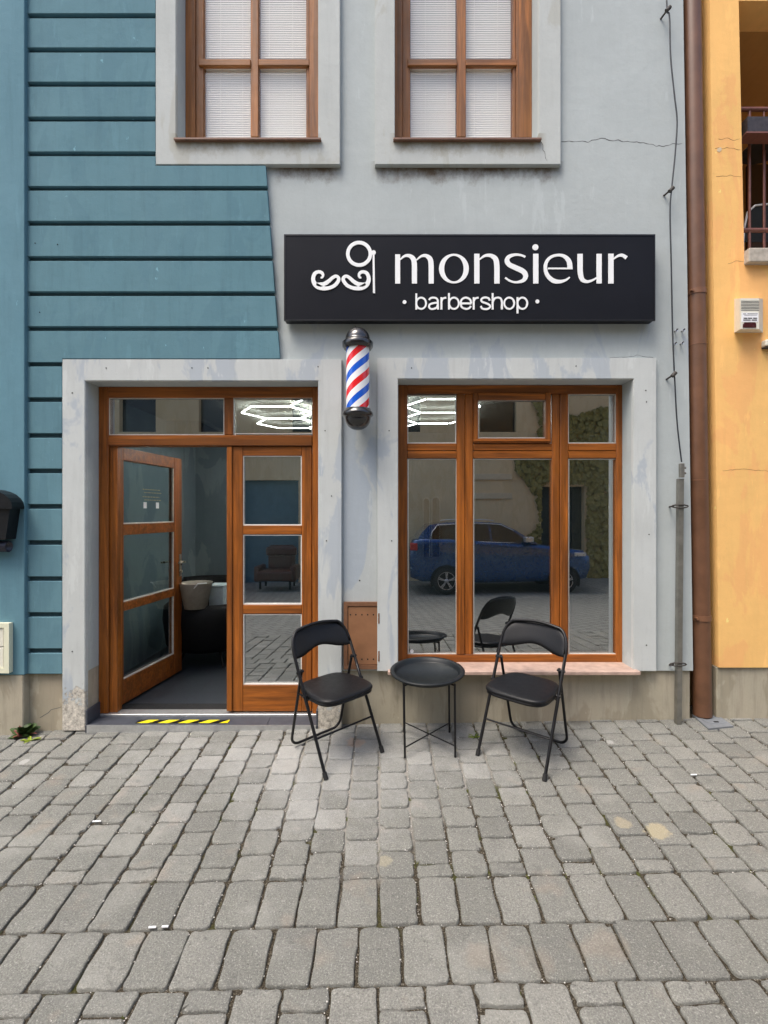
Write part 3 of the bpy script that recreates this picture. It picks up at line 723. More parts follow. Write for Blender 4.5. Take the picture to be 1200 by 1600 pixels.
# ---- the room behind
RX0, RX1, RY, RZ = -2.36, 2.35, 2.85, 2.47
rm = MB(); rm.add([(RX0, .34, .02), (RX1, .34, .02), (RX1, RY, .02), (RX0, RY, .02)], [(0, 1, 2, 3)])
rm.add([(hx0, .215, .0195), (hx1, .215, .0195), (hx1, .34, .0195), (hx0, .34, .0195)], [(0, 1, 2, 3)])
rm.build('room_floor', tilefloor(), bld)
rm = MB(); rm.box(hx0+.02, hx1-.02, .2155, .34, 0, .0235, .002); rm.build('door_mat', plain('black_door_mat', (.006, .007, .008), .9, bump=.6, nscale=80), bld)
rm = MB(); rm.box(RX0-.1, RX0, .342, RY+.1, 0, RZ+.3); rm.box(RX0+.001, RX1, RY, RY+.1, 0, RZ+.3); rm.build('room_wall', m_roomwall, bld)
rm = MB(); rm.box(RX1, RX1+.1, .342, RY+.1, 0, RZ+.3); rm.build('room_wall', m_roomwall2, bld)
rm = MB(); rm.box(-.32, -.20, .342, 1.3, .02, RZ); rm.build('room_wall', m_roomwall2, bld)
rm = MB(); rm.box(RX0, RX1, .342, RY, RZ, RZ+.1); rm.build('room_ceiling', m_ceil, bld)
rm = MB(); rm.prism([(PX(258, 2.0), PZ(632, 2.0)), (PX(354, 2.0), PZ(680, 2.0)), (PX(354, 2.0), PZ(690, 2.0)), (PX(258, 2.0), PZ(690, 2.0))], 2.0, 2.1); 
rm.prism([(PX(256, 2.0), PZ(620, 2.0)), (PX(356, 2.0), PZ(676, 2.0)), (PX(356, 2.0), PZ(681, 2.0)), (PX(256, 2.0), PZ(625, 2.0))], 1.97, 2.12, 1)
rm.build('stair_side', [plain('dark_stair_side', (.05, .045, .055), .8), plain('pale_stair_edge', (.3, .3, .29), .7)], bld, fix=True)

# ------------------------------------------------------------------ lettering tools
def ell(mb, cx, cy, rxo, ryo, rxi, ryi, T, y0, y1, n=40):
    vs = []
    for yy in (y0, y1):
        for rx, ry in ((rxo, ryo), (rxi, ryi)):
            for k in range(n):
                a = 2*math.pi*k/n; X_, Z_ = T(cx+rx*math.cos(a), cy+ry*math.sin(a)); vs.append((X_, yy, Z_))
    fs = []
    for k in range(n):
        j = (k+1) % n
        if rxi > 0: fs += [(k, j, n+j, n+k), (n+k, n+j, 3*n+j, 3*n+k)]
        fs.append((k, 2*n+k, 2*n+j, j))
    if rxi <= 0: fs.append(list(range(n)))
    mb.add(vs, fs)
# ------------------------------------------------------------------ shop sign
ysn = -.085
sg = thing('shop_sign', 'long black shop sign with a white moustache emblem and white lettering above the shop window', 'sign', (PX(733, ysn), 0, PZ(434, ysn)))
b = MB(); b.box(PX(444.5, ysn), PX(1023, ysn), ysn, -.012, PZ(500.5, ysn), PZ(367, ysn), .004); b.build('board', m_sign, sg)
b = MB(); b.slab(PX(443.8, ysn), PX(1023.7, ysn), PZ(501.2, ysn), PZ(366.3, ysn), [(PX(446, ysn), PX(1021.5, ysn), PZ(499, ysn), PZ(368.6, ysn))], ysn-.003, ysn+.01)
b.box(PX(450, ysn), PX(1018, ysn), -.0125, 0, PZ(498, ysn), PZ(370, ysn)); b.build('rim', m_signside, sg)
def TR(sx, ox, oy): return lambda x, y: (PX(ox+x/sx, ysn), PZ(oy+y/sx, ysn))
lt = MB(); yo = [ysn-.0035]
def nxt(): yo[0] -= .00006; return yo[0], ysn
T = TR(6, 605, 375)
def st_(x, y0, y1, w_=47, T_=None): a, b_ = nxt(); ribbon(lt, [(x, y0, w_), (x, y1, w_)], T_ or T, a, b_)
def rb(pts, T_=None, k=6): a, b_ = nxt(); ribbon(lt, pts, T_ or T, a, b_, k)
st_(98, 136, 410); rb([(116, 190, 10), (160, 154, 22), (205, 149, 32), (243, 178, 46), (254, 230, 48), (255, 320, 48), (255, 410, 48)])
rb([(273, 190, 10), (320, 154, 22), (363, 149, 32), (400, 178, 46), (411, 230, 48), (412, 320, 48), (412, 410, 48)])
a, b_ = nxt(); ell(lt, 625, 270, 140, 139, 91, 120, T, a, b_)
st_(840, 131, 410, 49); rb([(860, 188, 10), (910, 152, 23), (965, 147, 34), (1012, 176, 47), (1026, 230, 49), (1028, 320, 49), (1028, 410, 49)])
T = TR(6, 785, 375)
rb([(214, 161, 20), (172, 144, 20), (118, 140, 24), (62, 158, 36), (42, 195, 45), (66, 234, 46), (130, 265, 48), (194, 297, 48), (217, 338, 46), (194, 380, 34), (130, 398, 20), (72, 386, 18), (25, 355, 17)])
st_(312, 131, 410, 49); a, b_ = nxt(); ell(lt, 308, 70, 28, 28, 0, 0, T, a, b_)
rb([(425, 269, 15), (520, 269, 15), (657, 269, 15)]); rb([(633, 273, 46), (624, 206, 46), (583, 158, 34), (520, 143, 24), (450, 164, 27), (409, 215, 32), (403, 280, 34), (426, 340, 38), (478, 384, 42), (540, 392, 32), (595, 376, 20), (630, 350, 12)])
rb([(727, 132, 49), (727, 220, 49), (729, 310, 48), (746, 370, 42), (788, 392, 28), (836, 382, 20), (890, 352, 14)]); st_(905, 132, 410, 48)
st_(1016, 131, 410, 49); rb([(1038, 182, 12), (1080, 152, 22), (1122, 146, 30), (1162, 170, 36)])
lt.build('lettering', m_white, sg); lt = MB()
T = TR(5, 620, 450); wd = 14.5
def cs(pts, k=5): rb([(x, y, wd) for x, y in pts], k=k)
def ring(cx, rx=38): a, b_ = nxt(); ell(lt, cx, 121, rx+7, 51, rx-7, 37, T, a, b_)
cs([(152, 44), (152, 170)]); ring(190)
cs([(252, 96), (262, 82), (285, 77), (308, 82), (319, 98), (321, 130), (322, 170)]); cs([(320, 116), (285, 120), (258, 130), (251, 148), (262, 163), (284, 165), (309, 155), (320, 132)])
cs([(348, 74), (348, 170)]); cs([(348, 108), (360, 84), (386, 77)])
cs([(407, 42), (407, 170)]); ring(446)
cs([(498, 122), (582, 122)]); cs([(580, 122), (572, 92), (540, 77), (508, 90), (499, 122), (509, 153), (540, 165), (566, 158), (578, 142)])
cs([(600, 74), (600, 170)]); cs([(600, 108), (612, 84), (638, 77)])
cs([(726, 100), (715, 82), (690, 76), (666, 83), (659, 98), (670, 112), (697, 121), (722, 134), (728, 150), (712, 164), (690, 167), (666, 161), (655, 143)])
cs([(748, 42), (748, 170)]); cs([(748, 112), (764, 84), (788, 77), (811, 85), (820, 110), (820, 140), (820, 170)])
ring(877, 39); cs([(942, 74), (942, 200)]); ring(980)
for cx, cy in ((60, 112), (1097, 107)): a, b_ = nxt(); ell(lt, cx, cy, 15, 15, 0, 0, T, a, b_, 20)
lt.build('lettering', m_white, sg)
lt = MB(); T = TR(9.23, 475, 370)
a, b_ = nxt(); ell(lt, 795, 250, 188, 188, 137, 137, T, a, b_)
a, b_ = nxt(); ell(lt, 1003, 232, 33, 33, 0, 0, T, a, b_, 20); rb([(960, 238, 34), (1000, 238, 40)]); rb([(1003, 250, 28), (1006, 500, 29), (1010, 818, 30)])
for mr in (0, 1):
    q = [(240, 592, 20), (262, 590, 30), (276, 560, 36), (258, 524, 44), (212, 510, 46), (158, 535, 52), (133, 610, 56), (158, 685, 66), (215, 728, 72), (290, 748, 58), (370, 740, 50), (450, 700, 50), (500, 630, 50), (492, 588, 46), (455, 573, 44), (410, 596, 46), (355, 645, 52), (295, 682, 56), (235, 695, 60), (180, 685, 40)]
    if mr: q = [(1068-x, y, w_) for x, y, w_ in q]
    rb(q, k=8)
lt.build('emblem', m_white, sg)

# ------------------------------------------------------------------ barber pole
yb_ = -.16; bx = PX(559, yb_); zt_, zb2 = PZ(543, yb_), PZ(641, yb_)
bp = thing('barber_pole', 'barber pole with red, white and blue spiral stripes between two black caps', 'barber pole', (bx, yb_, zb2))
def rel(mb): mb.v = [(x+bx, y+yb_, z+zb2) for x, y, z in mb.v]; return mb
Hc = zt_-zb2; r0 = .0775
b = MB(); b.lathe([(r0, -.01), (r0, Hc+.01)], n=48); rel(b).build('striped_cylinder', polestripe(), bp)
b = MB(); b.lathe([(r0+.012, -.012+Hc), (r0+.024, Hc+.002), (r0+.026, Hc+.03), (r0+.014, Hc+.042), (r0+.006, Hc+.046)]+[((r0+.006)*math.cos(a), Hc+.046+.085*math.sin(a)) for a in [i*math.pi/2/10 for i in range(1, 11)]], n=48)
b.lathe([(r0-.002, Hc-.011), (r0+.012, Hc-.012)], n=48); rel(b).build('cap', plain('gloss_black_cap', (.012, .012, .014), .18, coat=.6), bp)
b = MB(); b.lathe([(r0-.002, .008), (r0+.008, .008), (r0+.012, -.006), (r0+.024, -.016), (r0+.026, -.034), (r0+.014, -.046)]+[((r0+.010)*math.cos(a), -.048-.085*math.sin(a)) for a in [i*math.pi/2/10 for i in range(0, 11)]], n=48)
rel(b).build('cap', bpy.data.materials['gloss_black_cap'], bp)
b = MB(); b.box(-.03, .03, .09, .156, Hc+.0, Hc+.03, .004); b.box(-.03, .03, .09, .156, -.04, -.01, .004); b.box(-.035, .035, .150, .1595, -.06, Hc+.05, .003)
b.tube([(-.02, .02, Hc+.125), (-.02, .08, Hc+.17), (-.02, .155, Hc+.18)], .004, 8)
rel(b).build('bracket', m_blackmet, bp)

# ------------------------------------------------------------------ brown utility box
ub = thing('utility_box', 'brown metal utility box set in the wall between door and shop window', 'utility box', (PX(566), 0, PZ(1045)))
b = MB(); b.slab(PX(537, -.03), PX(596, -.03), PZ(1046, -.03), PZ(941, -.03), [(PX(543, -.03), PX(590.5, -.03), PZ(1039, -.03), PZ(947, -.03))], -.03, -.0035); b.build('frame', m_ubox_d, ub, fix=True)
b = MB(); b.pbox(543.6, 947.6, 590, 1038.4, -.024, -.0036, .003); b.build('door', m_ubox, ub)
for y in (960.5, 1030):
    for x in (547.5, 556, 565.5, 574.5, 583.5): b = MB(); b.tube([(PX(x, -.024), -.0252, PZ(y, -.024)), (PX(x, -.024), -.02, PZ(y, -.024))], .0052, 10); b.build('vent_hole', m_dark, ub)
for y in (966, 1025): b = MB(); b.tube([(PX(592, -.03), -.033, PZ(y-8, -.03)), (PX(592, -.03), -.033, PZ(y+8, -.03))], .006, 8); b.build('hinge', m_ubox_d, ub)

# ------------------------------------------------------------------ hazard tape on the step
ht = MB(); X0_, X1_ = PX(215, .03), PX(358, .03); y0, y1 = -.006, .052; n_ = 9; zz = .0165
def quad(mb, pts, z, mi): mb.add([(x, y, z) for x, y in pts], [list(range(len(pts)))], mi)
ht.box(X0_, X1_, y0, y1, .0142, .0160, 0, 1)
stp = (X1_-X0_)/4.5
for k in range(5):
    a = X0_+stp*k+.01; q = [(a, y0+.001), (a+stp*.55, y0+.001), (min(a+stp*.55+.055, X1_), y1-.001), (a+.055, y1-.001)]
    q = [(min(max(x, X0_), X1_), y) for x, y in q]; quad(ht, q, .0165, 0)
tag(ht.build('hazard_tape', [plain('yellow_tape', (.72, .60, .01), .5, var=.1), m_black]), 'yellow and black striped hazard tape on the dark door step', 'hazard tape')

# ------------------------------------------------------------------ folding chairs
def arc(c, r, a0, a1, n=6): return [(c[0]+r*math.cos(R(a0+(a1-a0)*i/n)), c[1]+r*math.sin(R(a0+(a1-a0)*i/n))) for i in range(n+1)]
def make_chair(label):
    t = thing('folding_chair', label, 'folding chair', (0, 0, 0), 'black folding chairs in front of the shop', True)
    yF, yT, zT = -.225, .165, .795; w_ = .212
    def on(s, h): k = h/zT; return Vector((s, yF+(yT-yF)*k, h))
    # long front tube, arched over the backrest
    P = [on(-w_, .012), on(-w_, .40), on(-w_, .64)]
    for i in range(1, 8):
        a = R(90*i/7); P.append(on(-w_+.075*(1-math.cos(a)), .64+.135*math.sin(a)))
    for i in range(1, 6): P.append(on(-w_+.075+(2*w_-.15)*i/6, .775+.014*math.sin(math.pi*i/6)))
    for i in range(6, -1, -1):
        a = R(90*i/7); P.append(on(w_-.075*(1-math.cos(a)), .64+.135*math.sin(a)))
    P += [on(w_, .64), on(w_, .40), on(w_, .012)]
    b = MB(); b.tube(P, .0097, 12); b.build('front_frame', m_black, t)
    # rear U frame
    wi = w_-.022; top = on(wi, .555); yB = .205
    def rp(s, k): return Vector((s, top.y+(yB-top.y)*k, .555+(0.018-.555)*k))
    Q = [rp(-wi, -.01), rp(-wi, .5), rp(-wi, .86)]
    for i in range(1, 7): a = R(90*i/6); Q.append(rp(-wi+.06*(1-math.cos(a)), .88+.12*math.sin(a)))
    for i in range(5, -1, -1): a = R(90*i/6); Q.append(rp(wi-.06*(1-math.cos(a)), .88+.12*math.sin(a)))
    Q += [rp(wi, .86), rp(wi, .5), rp(wi, -.01)]
    b = MB(); b.tube(Q, .0088, 12); b.build('rear_frame', m_black, t)
    b = MB(); a1, a2 = on(-w_, .20), on(w_, .20); b.tube([a1, a2], .006, 8)
    b.build('front_stretcher', m_black, t)
    for s in (-1, 1):
        b = MB(); p0 = on(s*w_, .0); p1 = on(s*w_, .035); b.tube([p0, p1], .0135, 12); b.build('rubber_foot', plain('black_rubber', (.01, .01, .01), .7) if 'black_rubber' not in bpy.data.materials else bpy.data.materials['black_rubber'], t)
    for s in (-1, 1):   # side links that carry the seat
        b = MB(); b.tube([Vector((s*(w_-.008), -.04, .405)), rp(s*(wi-.002), .29)+Vector((0, 0, 0))], .006, 8); b.build('seat_link', m_black, t)
        b = MB(); b.tube([on(s*w_, .42)+Vector((s*.013, 0, 0)), on(s*w_, .42)-Vector((s*.02, 0, 0))], .008, 8); b.build('rivet', m_black, t)
        b = MB(); b.tube([on(s*w_, .55)+Vector((s*.013, 0, 0)), on(s*wi, .55)-Vector((s*.012, 0, 0))], .008, 8); b.build('rivet', m_black, t)
    # seat: padded rounded trapezoid
    def outline(f, n=48):
        out = []
        for k in range(n):
            a = 2*math.pi*k/n; ca, sa = math.cos(a), math.sin(a); p_ = 4.2
            x = math.copysign(abs(ca)**(2/p_), ca); y = math.copysign(abs(sa)**(2/p_), sa)
            wx = .196 if y < 0 else .196-.028*y
            out.append((x*wx*f, -.028+y*.192*f))
        return out
    def seatpad(mb, rings):
        vs = []; n = 48
        for f, z in rings: vs += [Vector((x, y, z-.06*(y+.0)*.35)) for x, y in outline(f)]
        fs = [(i*n+k, i*n+(k+1) % n, (i+1)*n+(k+1) % n, (i+1)*n+k) for i in range(len(rings)-1) for k in range(n)]
        fs += [list(range(n))[::-1], list(range((len(rings)-1)*n, len(rings)*n))]; mb.add(vs, fs, 0, True)
    b = MB(); seatpad(b, [(.97, .412), (1.0, .414), (1.010, .418), (1.010, .425), (.99, .432), (.95, .4365), (.85, .439), (.6, .440), (.3, .4402)]); b.build('seat', m_vinyl, t)
    b = MB(); seatpad(b, [(.90, .397), (.985, .397), (.985, .4115), (.9, .4115)]); b.build('seat_pan', m_black, t)
    # backrest: curved padded sheet with a wavy lower edge
    b = MB(); nu, nv = 26, 8; vs = []
    for side in (0, 1):
        for j in range(nv+1):
            for i in range(nu+1):
                s = -1+2*i/nu; v = j/nv
                hi = .797-.090*abs(s)**5-.014*s*s; lo = .632+.038*math.cos(min(1, abs(s)/.85)*math.pi)*1.0
                lo = .644+.021*math.cos(min(1.0, abs(s)*1.12)*math.pi); h = lo+(hi-lo)*v
                pt = on(s*(w_-.004), h); bow = .030*(1-s*s); edge = min(1, 4*min(v, 1-v)+.0)*min(1, 7*(1-abs(s)))
                th_ = .003+.0065*edge**.5
                nn = Vector((0, -.893, .45)).normalized()
                vs.append(pt-nn*bow+(nn if side == 0 else -nn)*th_)
    W2 = nu+1; S = (nv+1)*W2; fs = []
    for j in range(nv):
        for i in range(nu):
            a = j*W2+i; fs.append((a, a+1, a+W2+1, a+W2)); fs.append((S+a, S+a+W2, S+a+W2+1, S+a+1))
    for i in range(nu): fs += [(i, S+i, S+i+1, i+1), (nv*W2+i, nv*W2+i+1, S+nv*W2+i+1, S+nv*W2+i)]
    for j in range(nv): a = j*W2; fs += [(a, a+W2, S+a+W2, S+a), (a+nu, S+a+nu, S+a+nu+W2, a+nu+W2)]
    b.add(vs, fs, 0, True); b.build('backrest', m_vinyl, t, fix=True)
    return t
tilt = Vector((0, 0, 1)).rotation_difference(Vector((-.016, -.075, 1)).normalized())
def stand(o, x, y, yaw): 
    o.rotation_mode = 'QUATERNION'; o.rotation_quaternion = tilt @ Matrix.Rotation(yaw, 3, 'Z').to_quaternion(); o.location = (x, y, gz(x, y)+.0008)
c1 = make_chair('black folding chair standing in front of the brown utility box')
c2 = copy_tree(c1); c2['label'] = 'black folding chair standing in front of the shop window sill'
def fit(o, fl, fr_, rl, rr):   # four floor pixels: front left/right, rear left/right
    q = [ghit(*p) for p in (fl, fr_, rl, rr)]; fc = (q[0]+q[1])/2; rc = (q[2]+q[3])/2; f = fc-rc; c = fc-f.normalized()*.225+Vector((0, -.022, 0))
    yaw = math.atan2(f.y, f.x)+math.pi/2
    print('chair', c, math.degrees(yaw), f.length, (q[0]-q[1]).length); stand(o, c.x, c.y, yaw)
fit(c1, (512, 1215), (596, 1173), (455, 1163), (533, 1140))
fit(c2, (745, 1180), (848, 1215), (795, 1138), (888, 1165))

# ------------------------------------------------------------------ round tray table
tb_ = thing('tray_table', 'round black metal tray table between the two folding chairs', 'side table', (0, 0, 0), None, True)
Ht = .475; b = MB()
b.lathe([(0, Ht-.012), (.195, Ht-.012), (.202, Ht-.004), (.208, Ht+.016), (.214, Ht+.019), (.232, Ht+.019), (.237, Ht+.015), (.237, Ht+.009), (.216, Ht+.006), (.208, Ht-.012), (.200, Ht-.017), (0, Ht-.017)], n=64)
b.build('tray', plain('black_tray', (.011, .014, .016), .42, spec=.3, bump=.1, nscale=60), tb_)
lp = [(-.152, -.155), (.156, -.155), (-.150, .150), (.154, .150)]
for x, y in lp:
    b = MB(); b.tube([(x, y, 0), (x, y, Ht-.012)], .0068, 10); b.tube([(x*.82, y*.82, Ht-.022), (x, y, Ht-.022)], .005, 8); b.build('leg', m_black, tb_)
b = MB(); b.tube([(*lp[0], .065), (*lp[3], .065)], .0042, 8); b.tube([(*lp[1], .073), (*lp[2], .073)], .0042, 8); b.build('cross_brace', m_black, tb_)
q = [ghit(*p) for p in ((632, 1181), (710, 1184), (636, 1144), (705, 1145))]; c = sum(q, Vector())/4; print('table', c)
stand(tb_, .283, -.262, R(-1))

# ------------------------------------------------------------------ downpipe, conductor, drain
dp = thing('downpipe', 'brown downpipe in the slot between the grey and the orange building', 'downpipe', (1.9, .03, 0))
def pp(y, off=0.0): return PX(1082+(1098-1082)*y/1050+off, .03)
yT, yB = -300, 1118
b = MB(); b.tube([(pp(y), .04, PZ(y, .03)) for y in (yT, 0, 455, 900, yB)], .0600, 24); b.build('pipe', m_pipe, dp)
for y in (457, 965):
    b = MB(); b.tube([(pp(y-3), .04, PZ(y-4, .03)), (pp(y+3), .04, PZ(y+4, .03))], .0645, 24); b.tube([(pp(y, -13), -.02, PZ(y, .03)), (pp(y, -11), .03, PZ(y, .03))], .009, 8); b.build('bracket', m_pipe2, dp)
for y in (539, 750):
    b = MB(); b.tube([(pp(y-.8), .04, PZ(y-.8, .03)), (pp(y+.8), .04, PZ(y+.8, .03))], .0618, 24); b.build('joint_ring', m_pipe2, dp)
tag(MB.build((lambda m: (m.tube([ghit(1116, 1118)+Vector((0, .03, -.02)), ghit(1116, 1118)+Vector((0, .03, .085))], .022, 12), m.tube([ghit(1116, 1118)+Vector((0, .03, .085)), ghit(1116, 1118)+Vector((0, .03, .105))], [.027, .021], 12), m)[-1])(MB()), 'pipe_stub', [plain('crumbling_mortar', (.33, .30, .27), .9, var=.5, nscale=60)]), 'short grey pipe stub at the foot of the brown downpipe', 'pipe stub')
dc = thing('drain_cover', 'grey plastic drain cover on the paving below the downpipe', 'drain cover', ghit(1108, 1130))
q = [ghit(1082, 1119), ghit(1118, 1117), ghit(1146, 1137), ghit(1107, 1141)]
b = MB(); up = Vector((-.016, -.075, 1)).normalized()*.012
b.add([p-up for p in q]+[p+up for p in q], [(3, 2, 1, 0), (4, 5, 6, 7)]+[(i, (i+1) % 4, 4+(i+1) % 4, 4+i) for i in range(4)]); b.build('frame', m_drain, dc)
cc = sum(q, Vector())/4+up
b = MB(); b.tube([cc+Vector((.075*math.cos(R(a))+.012, .05*math.sin(R(a)), .001+.004*math.sin(R(a)))) for a in range(0, 360, 20)], .0025, 6, closed=True); b.build('lid', m_drain, dc)
b = MB(); b.box(cc.x-.004, cc.x+.026, cc.y-.03, cc.y-.018, cc.z-.002, cc.z+.003); b.build('handle_slot', m_dark, dc)

lc = thing('lightning_conductor', 'black lightning conductor cable with clamps and a steel guard bar at the wall edge', 'lightning conductor', (PX(1060), -.05, 0))
cyl = -.06
def cp(x, y, Y=cyl): return Vector((PX(x, Y), Y, PZ(y, Y)))
path = [(1036, -300), (1040, -120), (1042, 8), (1046, 25), (1048, 90), (1054, 150), (1058, 190), (1055, 240), (1050, 290), (1047, 330), (1049, 420), (1051, 520), (1054, 588), (1058, 660), (1065, 722)]
b = MB(); b.tube([cp(*p[:2]) for p in catmull(path, 6)], .0050, 8); b.build('cable', m_cable, lc)
for (x, y, ox, oy) in ((1044, 14, -12, 16), (1049, 296, -12, 10), (1053, 585, -12, 8)):
    b = MB(); b.tube([cp(x, y), cp(x+ox, y+oy, 0.0)], .0065, 8); b.tube([cp(x-3, y+3, cyl-.004), cp(x+3, y-3, cyl-.004)], .013, 10); b.build('clamp', m_rust, lc)
b = MB(); p0, p1 = cp(1065, 724), cp(1066, 746)
b.box(p0.x-.014, p0.x+.014, cyl-.014, cyl+.014, p1.z, p0.z, .003)
for zz in (p1.z+.03, p0.z-.03): b.tube([(p0.x+.014, cyl, zz), (p0.x+.028, cyl, zz)], .008, 8)
b.build('connector', m_steel, lc)
b = MB()
top, bot = cp(1065, 748), ghit(1063, 1131); bot.z -= .02; bot.x = PX(1061.5, cyl); bot.y = cyl
for (dx0, dx1, dy0, dy1) in ((-.016, .017, 0, .005), (-.016, -.011, .0051, .035)):
    vs = [(P.x+dx, cyl+dy, P.z) for P in (bot, top) for dx, dy in ((dx0, dy0), (dx1, dy0), (dx1, dy1), (dx0, dy1))]
    b.add(vs, [(3, 2, 1, 0), (4, 5, 6, 7)]+[(i, (i+1) % 4, 4+(i+1) % 4, 4+i) for i in range(4)])
b.build('guard_bar', m_steel, lc)
for y in (791, 1038):
    b = MB(); b.tube([cp(1056.5+(3 if y > 1000 else 6)+13*math.cos(R(a)), y+2.5*math.sin(R(a)), cyl-.004) for a in range(0, 360, 30)], .005, 8, closed=True); b.tube([cp(1052, y), cp(1046, y+1, 0)], .006, 8); b.build('clamp', m_rust, lc)
for i, (x, y) in enumerate(((1057, 516), (1068, 516), (1055, 537), (1066, 536))):
    t = thing('wall_bolt', 'small steel bolts in a square of four beside the cable, level with the sign foot', 'bolt', (PX(x), 0, PZ(y)), 'four steel bolts by the cable')
    b = MB(); b.tube([cp(x-3, y+2, 0), cp(x+2, y-2, -.045)], .0045, 8); b.build('stem', m_rust, t)
    b = MB(); b.tube([cp(x-1, y+1, -.02), cp(x, y, -.028)], .010, 12); b.build('washer', m_alu, t)

# ------------------------------------------------------------------ orange neighbour
ob = thing('neighbour_building', 'orange rendered house with an open loggia beyond the brown downpipe', 'building', (3, 0, 0))
X0o = PX(1122); ox1 = 9.0; yo_ = -.01
lg = (PX(1157, yo_), ox1-2, PZ(412, yo_), PZ(1, yo_)); zp = PZ(1043, yo_)
b = MB(); b.slab(X0o, ox1, zp, ZT, [lg], yo_, .22); o = b.build('wall', m_orange, ob)
for v in o.data.vertices:
    wx = v.co.x+3
    if wx < X0o+.01: v.co.x = PX(1107.5+14.5*(800-(v.co.z-C)*F/D)/1043, 0)-3
    elif wx < lg[0]+.01: v.co.x = PX(1152.5+9*(800-(v.co.z-C)*F/D)/412, 0)-3
for P_ in ([(1122, 218), (1135, 216), (1148, 219), (1156, 217)], [(1118, 233), (1140, 232), (1157, 234)], [(1118, 275), (1140, 275), (1158, 276)], [(1130, 735), (1165, 733), (1200, 737)], [(1138, 412), (1150, 408), (1162, 409)]): crack(P_, yo_, ob, m_crack_o, .7)
b = MB(); b.prism([(PX(x, yo_), PZ(y, yo_)) for x, y in ((1121, 232), (1126, 230), (1128, 234), (1124, 238), (1120, 236))], yo_-.0015, yo_+.002); b.build('chipped_spot', m_sand, ob)
b = MB(); b.box(PX(1121), ox1, .008, .25, -.3, zp-.002, .004); b.build('plinth', m_plinth, ob)
b = MB(); b.add([(PX(1050), .26, -.4), (PX(1150), .26, -.4), (PX(1150), .26, ZT), (PX(1050), .26, ZT)], [(0, 1, 2, 3)]); b.build('slot_back', m_orange_shade, ob)
b = MB()
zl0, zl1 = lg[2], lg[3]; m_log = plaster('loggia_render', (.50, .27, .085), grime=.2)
b.box(lg[0]-.15, ox1-2, 1.7, 1.8, zl0-.1, zl1+.1); b.box(lg[0]-.25, lg[0]-.15, .222, 1.8, zl0-.1, zl1+.1); b.box(lg[0]-.2, ox1-2, .222, 1.7, zl1+.001, zl1+.1); b.box(lg[0]-.2, ox1-2, .222, 1.7, zl0-.1, zl0-.001)
b.box(ox1-2, ox1-1.9, .222, 1.8, zl0-.1, zl1+.1); b.box(PX(1176, 1.6), PX(1210, 1.6), 1.66, 1.699, zl0, PZ(250, 1.6), .0, 1)
b.build('loggia', [m_log, plain('loggia_dark_door', (.06, .035, .015), .5)], ob)
b = MB(); b.box(PX(1162.5, yo_), ox1-2, -.06, .21, PZ(411, -.04), PZ(389, -.04), .006); b.build('ledge', plain('grey_ledge', (.42, .38, .32), .8, var=.25), ob)
rl = MB(); yr = .13
m_rail = plain('brown_rail_paint', (.19, .075, .055), .4, var=.2)
for y, r in ((171, .016), (208, .011), (360, .016)): rl.tube([(PX(1154, yr), yr, PZ(y, yr)), (ox1-2, yr, PZ(y, yr))], r, 10)
for k in range(16): x = PX(1171+k*22.5, yr); rl.tube([(x, yr+.001, PZ(171, yr)), (x, yr+.001, PZ(391, yr))], .0065 if k else .010, 8)
rl.build('railing', m_rail, ob)
fb = thing('flower_box', 'dark wooden flower box hung on the loggia railing', 'flower box', (PX(1200, 0), .05, PZ(205, 0)))
b = MB(); b.slab(PX(1168, 0), PX(1260, 0), PZ(205, 0), PZ(182, 0), [], 0, .10); b.build('box', plain('dark_carved_wood', (.035, .028, .03), .5, var=.6, nscale=50), fb, fix=True)
b = MB(); b.slab(PX(1166.5, -.004), PX(1262, -.004), PZ(207.5, -.004), PZ(205.2, -.004), [], -.004, .104); b.build('rim', m_rail, fb, fix=True)
ug = thing('parasol', 'dark folded parasol standing behind the loggia railing', 'parasol', (PX(1195, .3), .3, PZ(388, .3)))
cx_ = PX(1194, .35)
b = MB(); z1_ = PZ(236, .35); b.lathe([(0.16, z1_), (.14, z1_+.02), (.02, z1_+.14), (0, z1_+.14)], (cx_, .35, 0), 12, sm=False); b.lathe([(0, z1_), (.16, z1_)], (cx_, .35, 0), 12); b.build('canopy', plain('black_fabric', (.010, .010, .010), .8), ug)
b = MB(); b.tube([(cx_, .35, PZ(388, .1)), (cx_, .35, z1_+.01)], .011, 8); b.build('pole', m_rail, ug)
lc2 = thing('loggia_chair', 'black chair with a white metal edge on the loggia', 'chair', (PX(1195, .5), .5, zl0))
b = MB(); yq = .4; P = [cp(1161, 378, yq), cp(1163, 355, yq), cp(1168, 332, yq), cp(1180, 321, yq), cp(1200, 319, yq), cp(1230, 320, yq), cp(1243, 332, yq), cp(1247, 378, yq)]
b.tube(P, .008, 8)
for px_ in (1161, 1247): b.tube([cp(px_, 377, yq), Vector((PX(px_, yq), yq, zl0))], .008, 8); b.tube([cp(px_, 377, yq), Vector((PX(px_, yq), yq+.4, zl0+.25)), Vector((PX(px_, yq), yq+.42, zl0))], .008, 8)
b.build('frame', m_white, lc2)
b = MB(); b.prism([(p.x, p.z) for p in P], yq+.001, yq+.006); b.build('backrest', plain('black_mesh', (.012, .014, .012), .7), lc2, fix=True)
b = MB(); b.box(PX(1164, yq), PX(1244, yq), yq+.01, yq+.4, zl0+.24, zl0+.26, .004); b.build('seat', bpy.data.materials['black_mesh'], lc2)

